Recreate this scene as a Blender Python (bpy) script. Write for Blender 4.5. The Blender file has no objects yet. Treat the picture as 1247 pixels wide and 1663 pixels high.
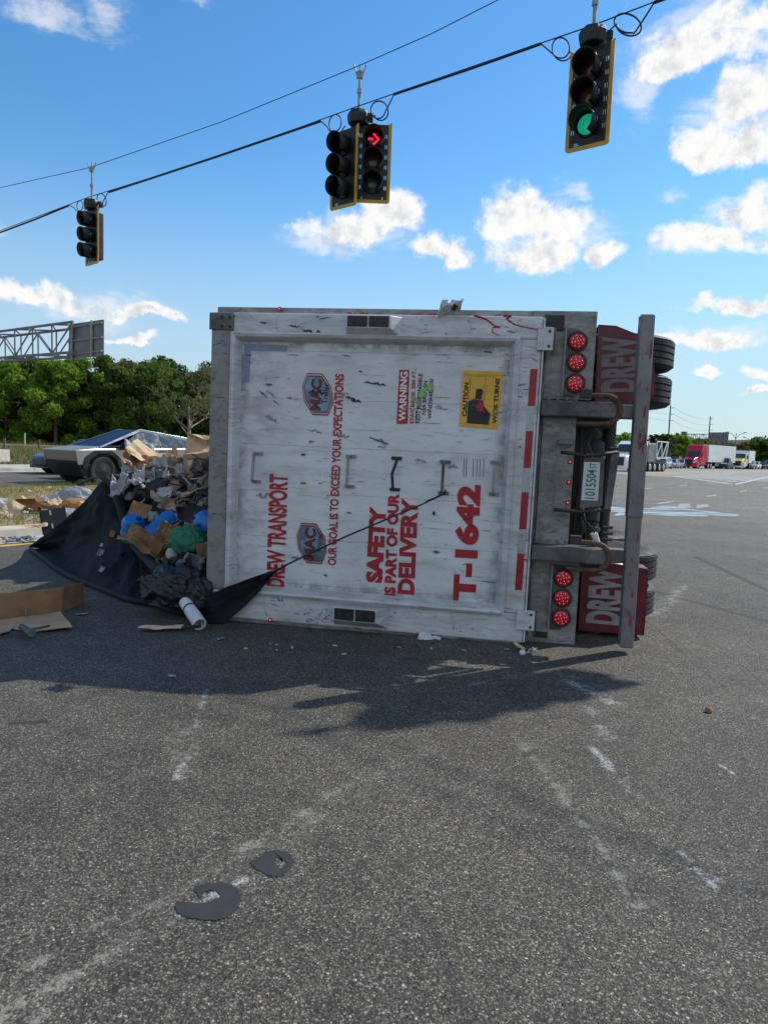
import bpy, bmesh, math, random
from mathutils import Vector, Matrix, noise
rad = math.radians
random.seed(7)
scene = bpy.context.scene
COL = scene.collection

# ------------------------------------------------------------------ camera
CF, CP, CR, CH = 1130.0, rad(5.23), rad(2.004), 1.52      # focal (px of 1247x1663), pitch, roll, eye height
F_ = Vector((0, math.cos(CP), -math.sin(CP))); R0 = Vector((1, 0, 0)); U0 = R0.cross(F_)
R_ = R0*math.cos(CR)+U0*math.sin(CR); U_ = -R0*math.sin(CR)+U0*math.cos(CR)
CAM = Vector((0, 0, CH))
cd = bpy.data.cameras.new('camera'); cam = bpy.data.objects.new('camera', cd); COL.objects.link(cam)
cd.sensor_fit = 'VERTICAL'; cd.sensor_height = 24; cd.lens = CF/1663*24
cd.clip_start = .05; cd.clip_end = 6000
cam.matrix_world = Matrix(((R_.x, U_.x, -F_.x, 0), (R_.y, U_.y, -F_.y, 0), (R_.z, U_.z, -F_.z, CH), (0, 0, 0, 1)))
scene.camera = cam
def ray(px, py): return F_+R_*((px-623.5)/CF)-U_*((py-831.5)/CF)
def G(px, py, z=0.0):
    d = ray(px, py); return CAM+d*((z-CH)/d.z)
def AT(px, py, Y):
    d = ray(px, py); return CAM+d*(Y/d.y)
# road frame: E along the highways, N across them
ED = Vector((.6, .8, 0)); ND = Vector((-.8, .6, 0))
def EN(e, n, z=0): return ED*e+ND*n+Vector((0, 0, z))

# ------------------------------------------------------------------ sun, world, exposure
SUNV = Vector((.916, .53, 1.0)).normalized()
SEL = math.asin(SUNV.z); SAZ = math.atan2(SUNV.x, SUNV.y)
sd = bpy.data.lights.new('sun', 'SUN'); sd.energy = 4.2; sd.angle = rad(.53); sd.color = (1, .955, .88)
so = bpy.data.objects.new('sun', sd); COL.objects.link(so); so.rotation_euler = SUNV.to_track_quat('Z', 'Y').to_euler()
so.location = (30, 20, 40)
scene.view_settings.view_transform = 'Standard'; scene.view_settings.look = 'None'
scene.view_settings.exposure = 0.20; scene.view_settings.gamma = 1
W = bpy.data.worlds.new('World'); scene.world = W; W.use_nodes = True
nt = W.node_tree; nt.nodes.clear()
def wn(t, **k):
    n = nt.nodes.new(t)
    for a, b in k.items(): setattr(n, a, b)
    return n
def wl(a, b): nt.links.new(a, b)
def wmath(op, a, b=None, c=None, clamp=False):
    n = wn('ShaderNodeMath', operation=op); n.use_clamp = clamp
    for i, v in enumerate((a, b, c)):
        if v is None: continue
        if isinstance(v, (int, float)): n.inputs[i].default_value = v
        else: wl(v, n.inputs[i])
    return n.outputs[0]
sky = wn('ShaderNodeTexSky', sky_type='NISHITA'); sky.sun_disc = False
sky.sun_elevation = SEL; sky.sun_rotation = SAZ; sky.air_density = 1.0; sky.dust_density = .2; sky.ozone_density = 3.0
tc = wn('ShaderNodeTexCoord')
nz = wn('ShaderNodeTexNoise'); nz.inputs['Scale'].default_value = 9; nz.inputs['Detail'].default_value = 9; nz.inputs['Roughness'].default_value = .62
wl(tc.outputs['Generated'], nz.inputs['Vector'])
off = wn('ShaderNodeVectorMath', operation='MULTIPLY_ADD'); wl(nz.outputs['Color'], off.inputs[0])
off.inputs[1].default_value = (.11, .11, .085)
base = wn('ShaderNodeVectorMath', operation='SUBTRACT'); wl(tc.outputs['Generated'], base.inputs[0]); base.inputs[1].default_value = (.055, .055, .0425)
wl(base.outputs[0], off.inputs[2])
DV = off.outputs[0]
def cloudmask(lst):
    cur = None
    for (px, py, a, b) in lst:
        c = ray(px, py).normalized(); k = 1/CF*ray(px, py).length**-1
        r = c.cross(Vector((0, 0, 1))).normalized(); u = r.cross(c)
        rr = (r*math.cos(CR)+u*-math.sin(CR)); uu = rr.cross(c)
        d1 = wn('ShaderNodeVectorMath', operation='DOT_PRODUCT'); wl(DV, d1.inputs[0]); d1.inputs[1].default_value = rr/(a*k)
        d2 = wn('ShaderNodeVectorMath', operation='DOT_PRODUCT'); wl(DV, d2.inputs[0]); d2.inputs[1].default_value = uu/(b*k)
        d3 = wn('ShaderNodeVectorMath', operation='DOT_PRODUCT'); wl(DV, d3.inputs[0]); d3.inputs[1].default_value = c
        # flat bottoms: squeeze the lower half
        neg = wmath('MINIMUM', d2.outputs['Value'], 0.0); y2 = wmath('MULTIPLY_ADD', neg, .5, d2.outputs['Value'])
        q = wmath('ADD', wmath('MULTIPLY', d1.outputs['Value'], d1.outputs['Value']), wmath('MULTIPLY', y2, y2))
        m = wmath('SUBTRACT', 1.0, wmath('SQRT', q))
        m = wmath('SUBTRACT', m, wmath('LESS_THAN', d3.outputs['Value'], 0.0), None) if False else m
        cur = m if cur is None else wmath('MAXIMUM', cur, m)
    return cur
CUM = [(560, 372, 92, 34), (638, 352, 62, 46), (838, 362, 62, 62), (915, 375, 72, 48), (868, 420, 84, 34), (700, 412, 48, 28), (742, 425, 24, 36),
       (75, 482, 92, 24), (215, 512, 80, 13), (255, 517, 45, 11), (1150, 398, 100, 36), (1215, 355, 90, 50), (1215, 240, 80, 42), (1225, 170, 62, 60), (1150, 235, 55, 42),
       (1165, 80, 120, 55), (1090, 105, 70, 36), (1215, 35, 80, 45), (1140, 552, 84, 20), (1190, 498, 92, 16), (994, 420, 27, 22),
       (1250, 610, 50, 13), (1146, 604, 20, 10), (1224, 636, 28, 8), (1050, 560, 40, 9), (205, 545, 60, 9)]
WSP = [(75, 30, 130, 52), (180, 40, 52, 62), (300, 0, 60, 34), (1150, 60, 160, 110), (1090, 320, 60, 32), (5, 372, 40, 34), (1200, 200, 110, 110), (560, 380, 130, 60),
       (900, 390, 130, 80), (1040, 150, 60, 90), (160, 500, 170, 50), (1180, 400, 140, 60), (1120, 545, 110, 30), (940, 320, 40, 24)]
m1 = cloudmask(CUM); m2 = cloudmask(WSP)
nf = wn('ShaderNodeTexNoise'); nf.inputs['Scale'].default_value = 17; nf.inputs['Detail'].default_value = 8; nf.inputs['Roughness'].default_value = .62
wl(tc.outputs['Generated'], nf.inputs['Vector'])
so2 = wn('ShaderNodeVectorMath', operation='ADD'); wl(tc.outputs['Generated'], so2.inputs[0]); so2.inputs[1].default_value = SUNV*.012
nf2 = wn('ShaderNodeTexNoise'); nf2.inputs['Scale'].default_value = 17; nf2.inputs['Detail'].default_value = 8; nf2.inputs['Roughness'].default_value = .62
wl(so2.outputs[0], nf2.inputs['Vector'])
def sstep(v, a, b):
    n = wn('ShaderNodeMapRange', interpolation_type='SMOOTHERSTEP'); wl(v, n.inputs['Value'])
    n.inputs['From Min'].default_value = a; n.inputs['From Max'].default_value = b; return n.outputs['Result']
dn = wmath('ADD', wmath('ADD', m1, .07), wmath('MULTIPLY', wmath('SUBTRACT', nf.outputs['Fac'], .5), 2.3))
c1 = sstep(dn, -.12, .62)
nw = wn('ShaderNodeTexNoise'); nw.inputs['Scale'].default_value = 7; nw.inputs['Detail'].default_value = 9; nw.inputs['Roughness'].default_value = .66; nw.inputs['Distortion'].default_value = .6
mpw = wn('ShaderNodeMapping'); mpw.inputs['Scale'].default_value = (1, 1, 2.2); wl(tc.outputs['Generated'], mpw.inputs['Vector']); wl(mpw.outputs[0], nw.inputs['Vector'])
c2 = wmath('MULTIPLY', sstep(wmath('ADD', m2, wmath('MULTIPLY', wmath('SUBTRACT', nw.outputs['Fac'], .5), 3.2)), .15, 1.2), .62)
# thin cloud added unseen behind the viewer to whiten the shade fill
sb_ = wn('ShaderNodeSeparateXYZ'); wl(tc.outputs['Generated'], sb_.inputs[0])
fill_cloud = wmath('MULTIPLY', sstep(wmath('ADD', wmath('MULTIPLY', sb_.outputs['Y'], -1.0), wmath('MULTIPLY', wmath('SUBTRACT', nw.outputs['Fac'], .5), .8)), .0, .5), .48)
cov = wmath('MAXIMUM', wmath('MAXIMUM', c1, c2), fill_cloud)
sh = wmath('MULTIPLY_ADD', wmath('SUBTRACT', nf.outputs['Fac'], nf2.outputs['Fac']), 4.5, wmath('MULTIPLY_ADD', sstep(dn, .5, 1.5), -.42, .95), clamp=True)
cr = wn('ShaderNodeMix', data_type='RGBA'); wl(sh, cr.inputs['Factor'])
cr.inputs['A'].default_value = (3.1, 3.4, 3.8, 1); cr.inputs['B'].default_value = (5.7, 5.7, 5.6, 1)
hs = wn('ShaderNodeHueSaturation'); wl(sky.outputs[0], hs.inputs['Color']); hs.inputs['Saturation'].default_value = 1.2
sx = wn('ShaderNodeSeparateXYZ'); wl(tc.outputs['Generated'], sx.inputs[0])
hz = wn('ShaderNodeMix', data_type='RGBA'); wl(wmath('MULTIPLY', sstep(wmath('ABSOLUTE', sx.outputs['Z']), .42, -.02), .85), hz.inputs['Factor']); tn = wn('ShaderNodeMix', data_type='RGBA', blend_type='MULTIPLY'); tn.inputs['Factor'].default_value = 1; wl(hs.outputs[0], tn.inputs['A']); tn.inputs['B'].default_value = (.86, 1.08, 1.08, 1); wl(tn.outputs['Result'], hz.inputs['A']); hz.inputs['B'].default_value = (3.1, 3.75, 4.25, 1)
fm = wn('ShaderNodeMix', data_type='RGBA'); wl(cov, fm.inputs['Factor']); wl(hz.outputs['Result'], fm.inputs['A']); wl(cr.outputs['Result'], fm.inputs['B'])
bg = wn('ShaderNodeBackground'); wl(fm.outputs['Result'], bg.inputs['Color']); bg.inputs['Strength'].default_value = .15
wo = wn('ShaderNodeOutputWorld'); wl(bg.outputs[0], wo.inputs['Surface'])
W.cycles.sampling_method = 'MANUAL'; W.cycles.sample_map_resolution = 512

# ------------------------------------------------------------------ materials
class NT:
    def __init__(s, name):
        s.m = bpy.data.materials.new(name); s.m.use_nodes = True; s.t = s.m.node_tree; s.t.nodes.clear()
        s.out = s.n('ShaderNodeOutputMaterial'); s.b = s.n('ShaderNodeBsdfPrincipled'); s.l(s.b.outputs[0], s.out.inputs['Surface'])
        s.tc = s.n('ShaderNodeTexCoord')
    def n(s, t, **k):
        n = s.t.nodes.new(t)
        for a, b in k.items(): setattr(n, a, b)
        return n
    def l(s, a, b): s.t.links.new(a, b)
    def inp(s, sock, v):
        if v is None: return
        if isinstance(v, (int, float)):
            sock.default_value = v
        elif isinstance(v, (tuple, list, Vector)):
            sock.default_value = tuple(v)+((1,) if len(sock.default_value) == 4 and len(v) == 3 else ())
        else: s.l(v, sock)
    def math(s, op, a, b=None, c=None, clamp=False):
        n = s.n('ShaderNodeMath', operation=op); n.use_clamp = clamp
        for i, v in enumerate((a, b, c)): s.inp(n.inputs[i], v)
        return n.outputs[0]
    def noise(s, scale, detail=4, rough=.55, vec=None, sc=(1, 1, 1), dist=0, col=False):
        n = s.n('ShaderNodeTexNoise'); n.inputs['Scale'].default_value = scale; n.inputs['Detail'].default_value = detail
        n.inputs['Roughness'].default_value = rough; n.inputs['Distortion'].default_value = dist
        v = vec if vec is not None else s.tc.outputs['Object']
        if sc != (1, 1, 1):
            mp = s.n('ShaderNodeMapping'); mp.inputs['Scale'].default_value = sc; s.l(v, mp.inputs['Vector']); v = mp.outputs[0]
        s.l(v, n.inputs['Vector']); return n.outputs['Color'] if col else n.outputs['Fac']
    def step(s, v, a, b, lo=0, hi=1):
        n = s.n('ShaderNodeMapRange', interpolation_type='SMOOTHSTEP'); s.l(v, n.inputs['Value'])
        n.inputs['From Min'].default_value = a; n.inputs['From Max'].default_value = b
        n.inputs['To Min'].default_value = lo; n.inputs['To Max'].default_value = hi; return n.outputs['Result']
    def mix(s, f, a, b, mode='MIX'):
        n = s.n('ShaderNodeMix', data_type='RGBA', blend_type=mode); s.inp(n.inputs['Factor'], f); s.inp(n.inputs['A'], a); s.inp(n.inputs['B'], b)
        return n.outputs['Result']
    def bump(s, h, st=.3, d=.01):
        n = s.n('ShaderNodeBump'); n.inputs['Strength'].default_value = st; n.inputs['Distance'].default_value = d; s.l(h, n.inputs['Height'])
        s.l(n.outputs[0], s.b.inputs['Normal']); return n
    def set(s, col=None, rough=None, metal=None, spec=None):
        s.inp(s.b.inputs['Base Color'], col); s.inp(s.b.inputs['Roughness'], rough); s.inp(s.b.inputs['Metallic'], metal); s.inp(s.b.inputs['Specular IOR Level'], spec)
        return s.m
def simple(name, col, rough=.6, metal=0, var=.25, scale=6, bump=0, bd=.005, dirt=0, sc=(1, 1, 1), spec=None):
    t = NT(name); n1 = t.noise(scale, 6, .6, sc=sc)
    dk = tuple(c*(1-var) for c in col); lt = tuple(min(1, c*(1+var)) for c in col)
    c = t.mix(t.step(n1, .3, .7), dk, lt)
    if dirt: c = t.mix(t.step(t.noise(scale*.6, 8, .7, sc=sc, dist=.5), .48, .72, 0, dirt), c, (.09, .075, .06))
    if bump: t.bump(t.noise(scale*5, 5, .6, sc=sc), bump, bd)
    return t.set(c, t.step(n1, .2, .8, max(.05, rough-.12), min(1, rough+.12)), metal, spec)
M = {}
# asphalt with exposed aggregate, scrapes and stains
seg = bpy.data.node_groups.new('segment_mask', 'ShaderNodeTree')
for nm, ty in (('P', 'NodeSocketVector'), ('A', 'NodeSocketVector'), ('AB', 'NodeSocketVector'), ('Inv', 'NodeSocketFloat'), ('W', 'NodeSocketFloat')):
    seg.interface.new_socket(nm, in_out='INPUT', socket_type=ty)
seg.interface.new_socket('Mask', in_out='OUTPUT', socket_type='NodeSocketFloat')
gi = seg.nodes.new('NodeGroupInput'); go = seg.nodes.new('NodeGroupOutput')
def gv(op, a, b=None, sc=None):
    n = seg.nodes.new('ShaderNodeVectorMath'); n.operation = op; seg.links.new(a, n.inputs[0])
    if b is not None: seg.links.new(b, n.inputs[1])
    if sc is not None: seg.links.new(sc, n.inputs['Scale'])
    return n
pa = gv('SUBTRACT', gi.outputs['P'], gi.outputs['A']); dt = gv('DOT_PRODUCT', pa.outputs[0], gi.outputs['AB'])
mm = seg.nodes.new('ShaderNodeMath'); mm.operation = 'MULTIPLY'; mm.use_clamp = True; seg.links.new(dt.outputs['Value'], mm.inputs[0]); seg.links.new(gi.outputs['Inv'], mm.inputs[1])
sc_ = gv('SCALE', gi.outputs['AB'], sc=mm.outputs[0]); df = gv('SUBTRACT', pa.outputs[0], sc_.outputs[0]); ln = gv('LENGTH', df.outputs[0])
dv = seg.nodes.new('ShaderNodeMath'); dv.operation = 'DIVIDE'; seg.links.new(ln.outputs['Value'], dv.inputs[0]); seg.links.new(gi.outputs['W'], dv.inputs[1])
sb = seg.nodes.new('ShaderNodeMath'); sb.operation = 'SUBTRACT'; sb.inputs[0].default_value = 1; sb.use_clamp = True; seg.links.new(dv.outputs[0], sb.inputs[1])
seg.links.new(sb.outputs[0], go.inputs['Mask'])

def asphalt(name, lightness=1.0, marks=True):
    t = NT(name); ob = t.tc.outputs['Object']
    wob = t.n('ShaderNodeVectorMath', operation='MULTIPLY_ADD'); t.l(t.noise(140, 2, .5, col=True), wob.inputs[0]); wob.inputs[1].default_value = (.006, .006, 0); t.l(ob, wob.inputs[2])
    def vor(scale, feat='F1'):
        v = t.n('ShaderNodeTexVoronoi', feature=feat); v.inputs['Scale'].default_value = scale; t.l(wob.outputs[0], v.inputs['Vector']); return v
    v1 = vor(125); v2 = vor(215)
    s1 = t.n('ShaderNodeSeparateColor'); t.l(v1.outputs['Color'], s1.inputs[0]); s2 = t.n('ShaderNodeSeparateColor'); t.l(v2.outputs['Color'], s2.inputs[0])
    r = t.n('ShaderNodeValToRGB'); t.l(s1.outputs[0], r.inputs[0]); e = r.color_ramp.elements
    e[0].position = 0; e[0].color = (.030, .030, .031, 1); e[1].position = 1; e[1].color = (.42, .40, .37, 1)
    for p, c in ((.35, (.055, .054, .053)), (.6, (.092, .089, .083)), (.84, (.14, .134, .122)), (.94, (.22, .21, .19))):
        x = e.new(p); x.color = (*c, 1)
    r2 = t.n('ShaderNodeValToRGB'); t.l(s2.outputs[0], r2.inputs[0]); e = r2.color_ramp.elements
    e[0].color = (.032, .032, .033, 1); e[1].color = (.30, .29, .27, 1); x = e.new(.75); x.color = (.090, .087, .082, 1)
    tint = t.mix(t.step(s1.outputs[1], .82, 1, 0, .5), r.outputs[0], (.17, .105, .07), 'MIX')
    c = t.mix(t.step(s2.outputs[1], .42, .6), tint, r2.outputs[0])
    edge = t.step(v1.outputs['Distance'], .0032*1.0, .0062, 1, .55) if False else t.step(v1.outputs['Distance'], .35, .75, 1, .42)
    ec = t.n('ShaderNodeCombineColor'); [t.l(edge, ec.inputs[i]) for i in range(3)]
    c = t.mix(1.0, c, ec.outputs[0], 'MULTIPLY')
    big = t.step(t.noise(.55, 5, .6), .3, .7, .82*lightness, 1.16*lightness); med = t.step(t.noise(5, 6, .65), .3, .7, .86, 1.14)
    bm = t.math('MULTIPLY', big, med); bc = t.n('ShaderNodeCombineColor'); [t.l(bm, bc.inputs[i]) for i in range(3)]
    c = t.mix(1.0, c, bc.outputs[0], 'MULTIPLY')
    c = t.mix(1.0, c, (1.13, 1.05, .91), 'MULTIPLY')
    sy = t.n('ShaderNodeSeparateXYZ'); t.l(ob, sy.inputs[0]); far_sheen = t.step(t.math('ADD', sy.outputs['Y'], t.math('MULTIPLY', sy.outputs['X'], .6)), 7, 34, 1, 1.75)  # distant asphalt painted paler to stand in for brightening at glancing angles
    wc = t.n('ShaderNodeCombineColor'); [t.l(far_sheen, wc.inputs[i]) for i in range(3)]; c = t.mix(1.0, c, wc.outputs[0], 'MULTIPLY')
    if marks:
        fn = t.noise(70, 8, .8, dist=.6); fs = t.noise(9, 6, .7)
        groups = {}
        for (x0, y0, x1, y1, w, s_, kind) in MARKS:
            a = G(x0, y0); b = G(x1, y1); ab = b-a
            g = t.n('ShaderNodeGroup'); g.node_tree = seg; t.l(ob, g.inputs['P']); g.inputs['A'].default_value = a; g.inputs['AB'].default_value = ab
            g.inputs['Inv'].default_value = 1/max(1e-6, ab.length_squared); g.inputs['W'].default_value = w
            mv = t.math('MULTIPLY', g.outputs[0], s_)
            groups[kind] = mv if kind not in groups else t.math('MAXIMUM', groups[kind], mv)
        colr = {'white': (.42, .42, .41), 'tan': (.27, .255, .215), 'dark': (.025, .024, .025)}
        for k, mv in groups.items():
            if k == 'dark': f = t.step(t.math('ADD', mv, t.math('MULTIPLY', t.math('SUBTRACT', fs, .5), .8)), .15, .8, 0, .75)
            else: f = t.step(t.math('MULTIPLY', mv, t.math('MULTIPLY', t.step(fn, .36, .64, .0, 1.7), t.step(fs, .38, .64, .05, 1.35))), .08, .95, 0, .74)
            c = t.mix(f, c, colr[k])
    h = t.math('ADD', t.math('MULTIPLY', v1.outputs['Distance'], -1), t.math('MULTIPLY', s1.outputs[2], .6))
    t.bump(h, .55, .004)
    return t.set(c, .82, 0, .35)
MARKS = [(1130, 905, 1247, 960, .10, .9, 'dark'), (1060, 960, 1247, 1010, .14, .7, 'dark'), (700, 1500, 760, 1663, .06, .5, 'dark'), (-60, 1690, 330, 1450, .30, .30, 'tan'), (330, 1450, 690, 1215, .22, .34, 'tan'), (830, 1150, 1060, 1480, .20, .30, 'tan'), (950, 1120, 1220, 1470, .14, .26, 'tan'), (700, 1400, 1247, 1600, .5, .2, 'dark'), (560, 1330, 640, 1660, .35, .22, 'dark'), (290, 1180, 300, 1250, .14, .5, 'tan'), (835, 1190, 955, 1350, .055, .75, 'tan'), (955, 1350, 1035, 1470, .05, .9, 'tan'), (1015, 1435, 1042, 1478, .018, 1.0, 'dark'), (925, 1105, 1000, 1145, .09, .85, 'white'),
 (960, 1150, 985, 1200, .10, .45, 'white'), (960, 1215, 1045, 1305, .05, .85, 'white'), (1105, 1385, 1160, 1440, .03, 1.0, 'white'), (1155, 1420, 1215, 1462, .03, .7, 'white'), (1000, 1300, 1105, 1385, .05, .4, 'tan'),
 (300, 1185, 312, 1225, .07, .8, 'tan'), (312, 1225, 285, 1262, .06, 1.0, 'tan'), (300, 1240, 280, 1266, .03, 1.2, 'white'), (335, 1120, 318, 1180, .04, .6, 'white'),
 (10, 1590, 70, 1560, .04, .9, 'tan'), (60, 1620, 160, 1558, .05, 1.0, 'tan'), (0, 1655, 45, 1625, .05, 1.1, 'tan'), (60, 1655, 105, 1632, .04, 1.0, 'tan'), (150, 1525, 160, 1500, .03, .5, 'tan'),
 (200, 1500, 260, 1466, .035, .9, 'tan'), (150, 1510, 200, 1495, .05, .7, 'tan'), (280, 1500, 300, 1478, .03, 1.0, 'white'), (330, 1470, 360, 1450, .05, 1.1, 'white'), (375, 1440, 410, 1425, .03, .9, 'white'), (395, 1380, 540, 1290, .06, .8, 'tan'), (540, 1290, 690, 1225, .07, .5, 'tan'), (250, 1468, 400, 1390, .05, .5, 'tan'),
 (1165, 1240, 1178, 1248, .014, 1.4, 'white'), (1185, 1253, 1197, 1262, .014, 1.4, 'white'), (1062, 1000, 1112, 952, .16, .6, 'white'), (1050, 1008, 1112, 1062, .012, 1.0, 'dark'),
 (800, 1106, 830, 1103, .03, 1.0, 'dark'), (815, 1114, 845, 1113, .03, 1.0, 'dark'), (765, 1112, 850, 1098, .08, .55, 'tan'), (1080, 1040, 1180, 1120, .05, .5, 'dark'), (20, 1175, 75, 1172, .04, 1.0, 'dark'), (20, 1130, 60, 1160, .2, .35, 'dark'), (1100, 1010, 1247, 985, .5, .35, 'dark'), (905, 1090, 930, 1100, .1, .5, 'white')]  # tan strip under the door corner paints in a lit gap between shadows
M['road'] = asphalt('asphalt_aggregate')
M['road_far'] = simple('sheen_pale_road', (.22, .21, .19), .85, var=.15, scale=.4, bump=.2)  # pale grey stands in for the grazing sheen of distant tarmac
M['concrete'] = simple('concrete', (.42, .39, .33), .85, var=.2, scale=3, bump=.25, dirt=.4)
M['markpaint'] = simple('road_paint', (.40, .40, .38), .7, var=.2, scale=4, dirt=.3)
M['yellowpaint'] = simple('yellow_paint', (.55, .36, .05), .7, var=.25, scale=5, dirt=.4)
M['tar'] = simple('tar', (.024, .0235, .024), .75, var=.15, scale=30, bump=.35, bd=.002)
M['soil'] = simple('dry_grass_ground', (.24, .18, .08), .95, var=.35, scale=2.5, bump=.5, bd=.03)
M['scrub'] = simple('grassy_ground', (.13, .12, .05), .95, var=.35, scale=.15, bump=.3, bd=.05)
def blades(name, c1, c2, c3):
    t = NT(name); g = t.n('ShaderNodeNewGeometry')
    c = t.mix(g.outputs['Random Per Island'], c1, c2); c = t.mix(t.step(t.noise(.7, 4, .6), .45, .6), c, c3)
    tr = t.n('ShaderNodeBsdfTranslucent'); t.l(c, tr.inputs[0]); ms = t.n('ShaderNodeMixShader'); ms.inputs[0].default_value = .45
    t.l(t.b.outputs[0], ms.inputs[1]); t.l(tr.outputs[0], ms.inputs[2]); t.l(ms.outputs[0], t.out.inputs['Surface'])
    return t.set(c, .7, 0, .2)
M['blade'] = blades('grass_blades', (.38, .27, .09), (.22, .20, .06), (.10, .15, .03))
M['tallgrass'] = blades('tall_grass_blades', (.34, .28, .12), (.22, .21, .08), (.09, .11, .03))
M['leaf_d'] = blades('leaves_dark', (.065, .12, .018), (.12, .20, .028), (.05, .09, .016))
M['leaf_b'] = blades('leaves_bright', (.15, .27, .02), (.22, .34, .03), (.09, .18, .018))
M['leaf_g'] = blades('leaves_greyish', (.15, .165, .06), (.20, .21, .08), (.11, .12, .04))
M['leaf_p'] = blades('palm_leaves', (.045, .065, .02), (.07, .09, .028), (.03, .045, .014))
M['bark'] = simple('bark', (.12, .095, .07), .9, var=.35, scale=3, bump=.5, bd=.02, sc=(1, 1, .3))
M['pole'] = simple('pole_wood', (.11, .09, .07), .9, var=.2, scale=3)
# painted white trailer metal
def dirty_white(name, base, grime, gcol=(.055, .052, .05), rough=.42, lines=False, metal=0, sc=(1, 1, 4.5)):
    t = NT(name); ob = t.tc.outputs['Object']
    c = t.mix(t.step(t.noise(1.3, 5, .6), .35, .7), base, tuple(x*.84 for x in base))
    g1 = t.step(t.noise(2.2, 8, .72, sc=sc, dist=.3), .5-.10*grime, .74, 0, .55*grime); c = t.mix(g1, c, (.22, .215, .205))
    g2 = t.step(t.noise(9, 9, .74, sc=sc, dist=.6), .62-.07*grime, .74, 0, .85); c = t.mix(g2, c, gcol)
    g3 = t.step(t.noise(34, 6, .7, sc=sc), .66, .75, 0, .8); c = t.mix(g3, c, (.09, .085, .08))
    if lines:
        s = t.n('ShaderNodeSeparateXYZ'); t.l(ob, s.inputs[0]); q = t.math('FRACT', t.math('MULTIPLY', t.math('ADD', s.outputs['Z'], .062), 1/.386))
        l = t.math('LESS_THAN', q, .0085); c = t.mix(t.math('MULTIPLY', l, .62), c, (.07, .075, .085))
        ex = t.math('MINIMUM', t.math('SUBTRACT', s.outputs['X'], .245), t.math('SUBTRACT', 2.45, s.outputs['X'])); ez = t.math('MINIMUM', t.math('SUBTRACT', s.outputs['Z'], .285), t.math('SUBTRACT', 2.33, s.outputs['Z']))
        ed = t.math('MINIMUM', ex, ez); edge_grime_shade = t.math('MULTIPLY', t.step(ed, .0, .11, 1, 0), t.step(t.noise(6, 7, .7), .38, .62)); c = t.mix(t.math('MULTIPLY', edge_grime_shade, .7), c, (.10, .095, .09))  # patchy edge grime that also paints in the shade of the recess
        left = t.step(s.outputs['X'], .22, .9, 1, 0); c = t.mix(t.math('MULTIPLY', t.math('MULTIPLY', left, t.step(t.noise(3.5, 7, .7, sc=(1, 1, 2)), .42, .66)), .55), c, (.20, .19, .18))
    t.bump(t.noise(7, 6, .65, sc=sc), .12, .01)
    return t.set(c, t.step(t.noise(6, 5, .6), .3, .7, rough-.1, rough+.2), metal, .45)
M['panel'] = dirty_white('door_panel_white', (.66, .68, .695), .7, lines=True)
M['frame'] = dirty_white('door_frame_white', (.60, .615, .625), 1.2)
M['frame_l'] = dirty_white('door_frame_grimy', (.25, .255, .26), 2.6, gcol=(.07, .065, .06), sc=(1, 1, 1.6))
M['sill'] = dirty_white('sill_aluminium', (.44, .45, .455), 3.0, gcol=(.07, .065, .06), rough=.38, metal=.25, sc=(1, 1, 2.4))
M['steel'] = dirty_white('frame_steel', (.052, .050, .049), 1.6, gcol=(.10, .10, .10), rough=.5, metal=.3, sc=(1, 1, 1.5))
M['post'] = dirty_white('post_steel', (.19, .18, .18), 1.6, gcol=(.04, .04, .042), rough=.5, metal=.4, sc=(1.6, 1, 1))
M['darksteel'] = simple('dark_steel', (.035, .033, .032), .65, .3, var=.4, scale=9, bump=.3, dirt=.5)
M['rust'] = simple('rusty_iron', (.10, .058, .038), .8, .2, var=.45, scale=14, bump=.4)
M['red'] = simple('red_vinyl', (.36, .008, .018), .45, var=.18, scale=14)
M['maroon'] = simple('maroon_paint', (.11, .006, .015), .4, var=.25, scale=5, dirt=.2)
M['letter_grey'] = simple('letter_grey', (.27, .255, .26), .5, var=.2, scale=9)
M['letter_dim'] = simple('letter_dusty', (.17, .15, .155), .6, var=.2, scale=9)
M['reflred'] = simple('reflector_red', (.28, .008, .016), .35, var=.15, scale=20)
M['reflwhite'] = simple('reflector_silver', (.33, .36, .38), .3, .3, var=.12, scale=20)
M['yellow'] = simple('yellow_sticker', (.66, .37, .03), .45, var=.12, scale=12, dirt=.12)
M['ink'] = simple('black_ink', (.012, .012, .012), .5, var=.2)
M['brightwhite'] = simple('white_ink', (.72, .72, .72), .5, var=.08)
M['tape'] = simple('blue_grey_tape', (.20, .25, .36), .6, var=.12, scale=10)
M['badge'] = simple('badge_blue', (.14, .22, .30), .35, var=.45, scale=8)
M['platecol'] = simple('number_plate', (.50, .56, .54), .4, var=.08)
M['plategreen'] = simple('plate_green', (.012, .08, .07), .4, var=.1)
M['green_smear'] = simple('green_smear', (.16, .42, .10), .6, var=.3, scale=20)
M['rubber'] = simple('tyre_rubber', (.018, .018, .019), .75, var=.25, scale=8, bump=.2, dirt=.25)
M['wheelsilver'] = simple('wheel_alloy', (.45, .45, .46), .35, .8, var=.15)
M['blackplastic'] = simple('black_plastic', (.012, .012, .014), .45, var=.3, scale=10)
M['signalblack'] = simple('signal_black', (.007, .008, .010), .5, var=.25, scale=8)
M['signalyellow'] = simple('signal_yellow', (.50, .28, .02), .5, var=.1, scale=5)
M['cable'] = simple('cable_black', (.012, .013, .018), .6, var=.2)
M['galv'] = simple('galvanised', (.28, .28, .27), .5, .5, var=.3, scale=8)
M['galv_d'] = simple('galvanised_dull', (.16, .165, .17), .6, .3, var=.3, scale=1.5)
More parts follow.
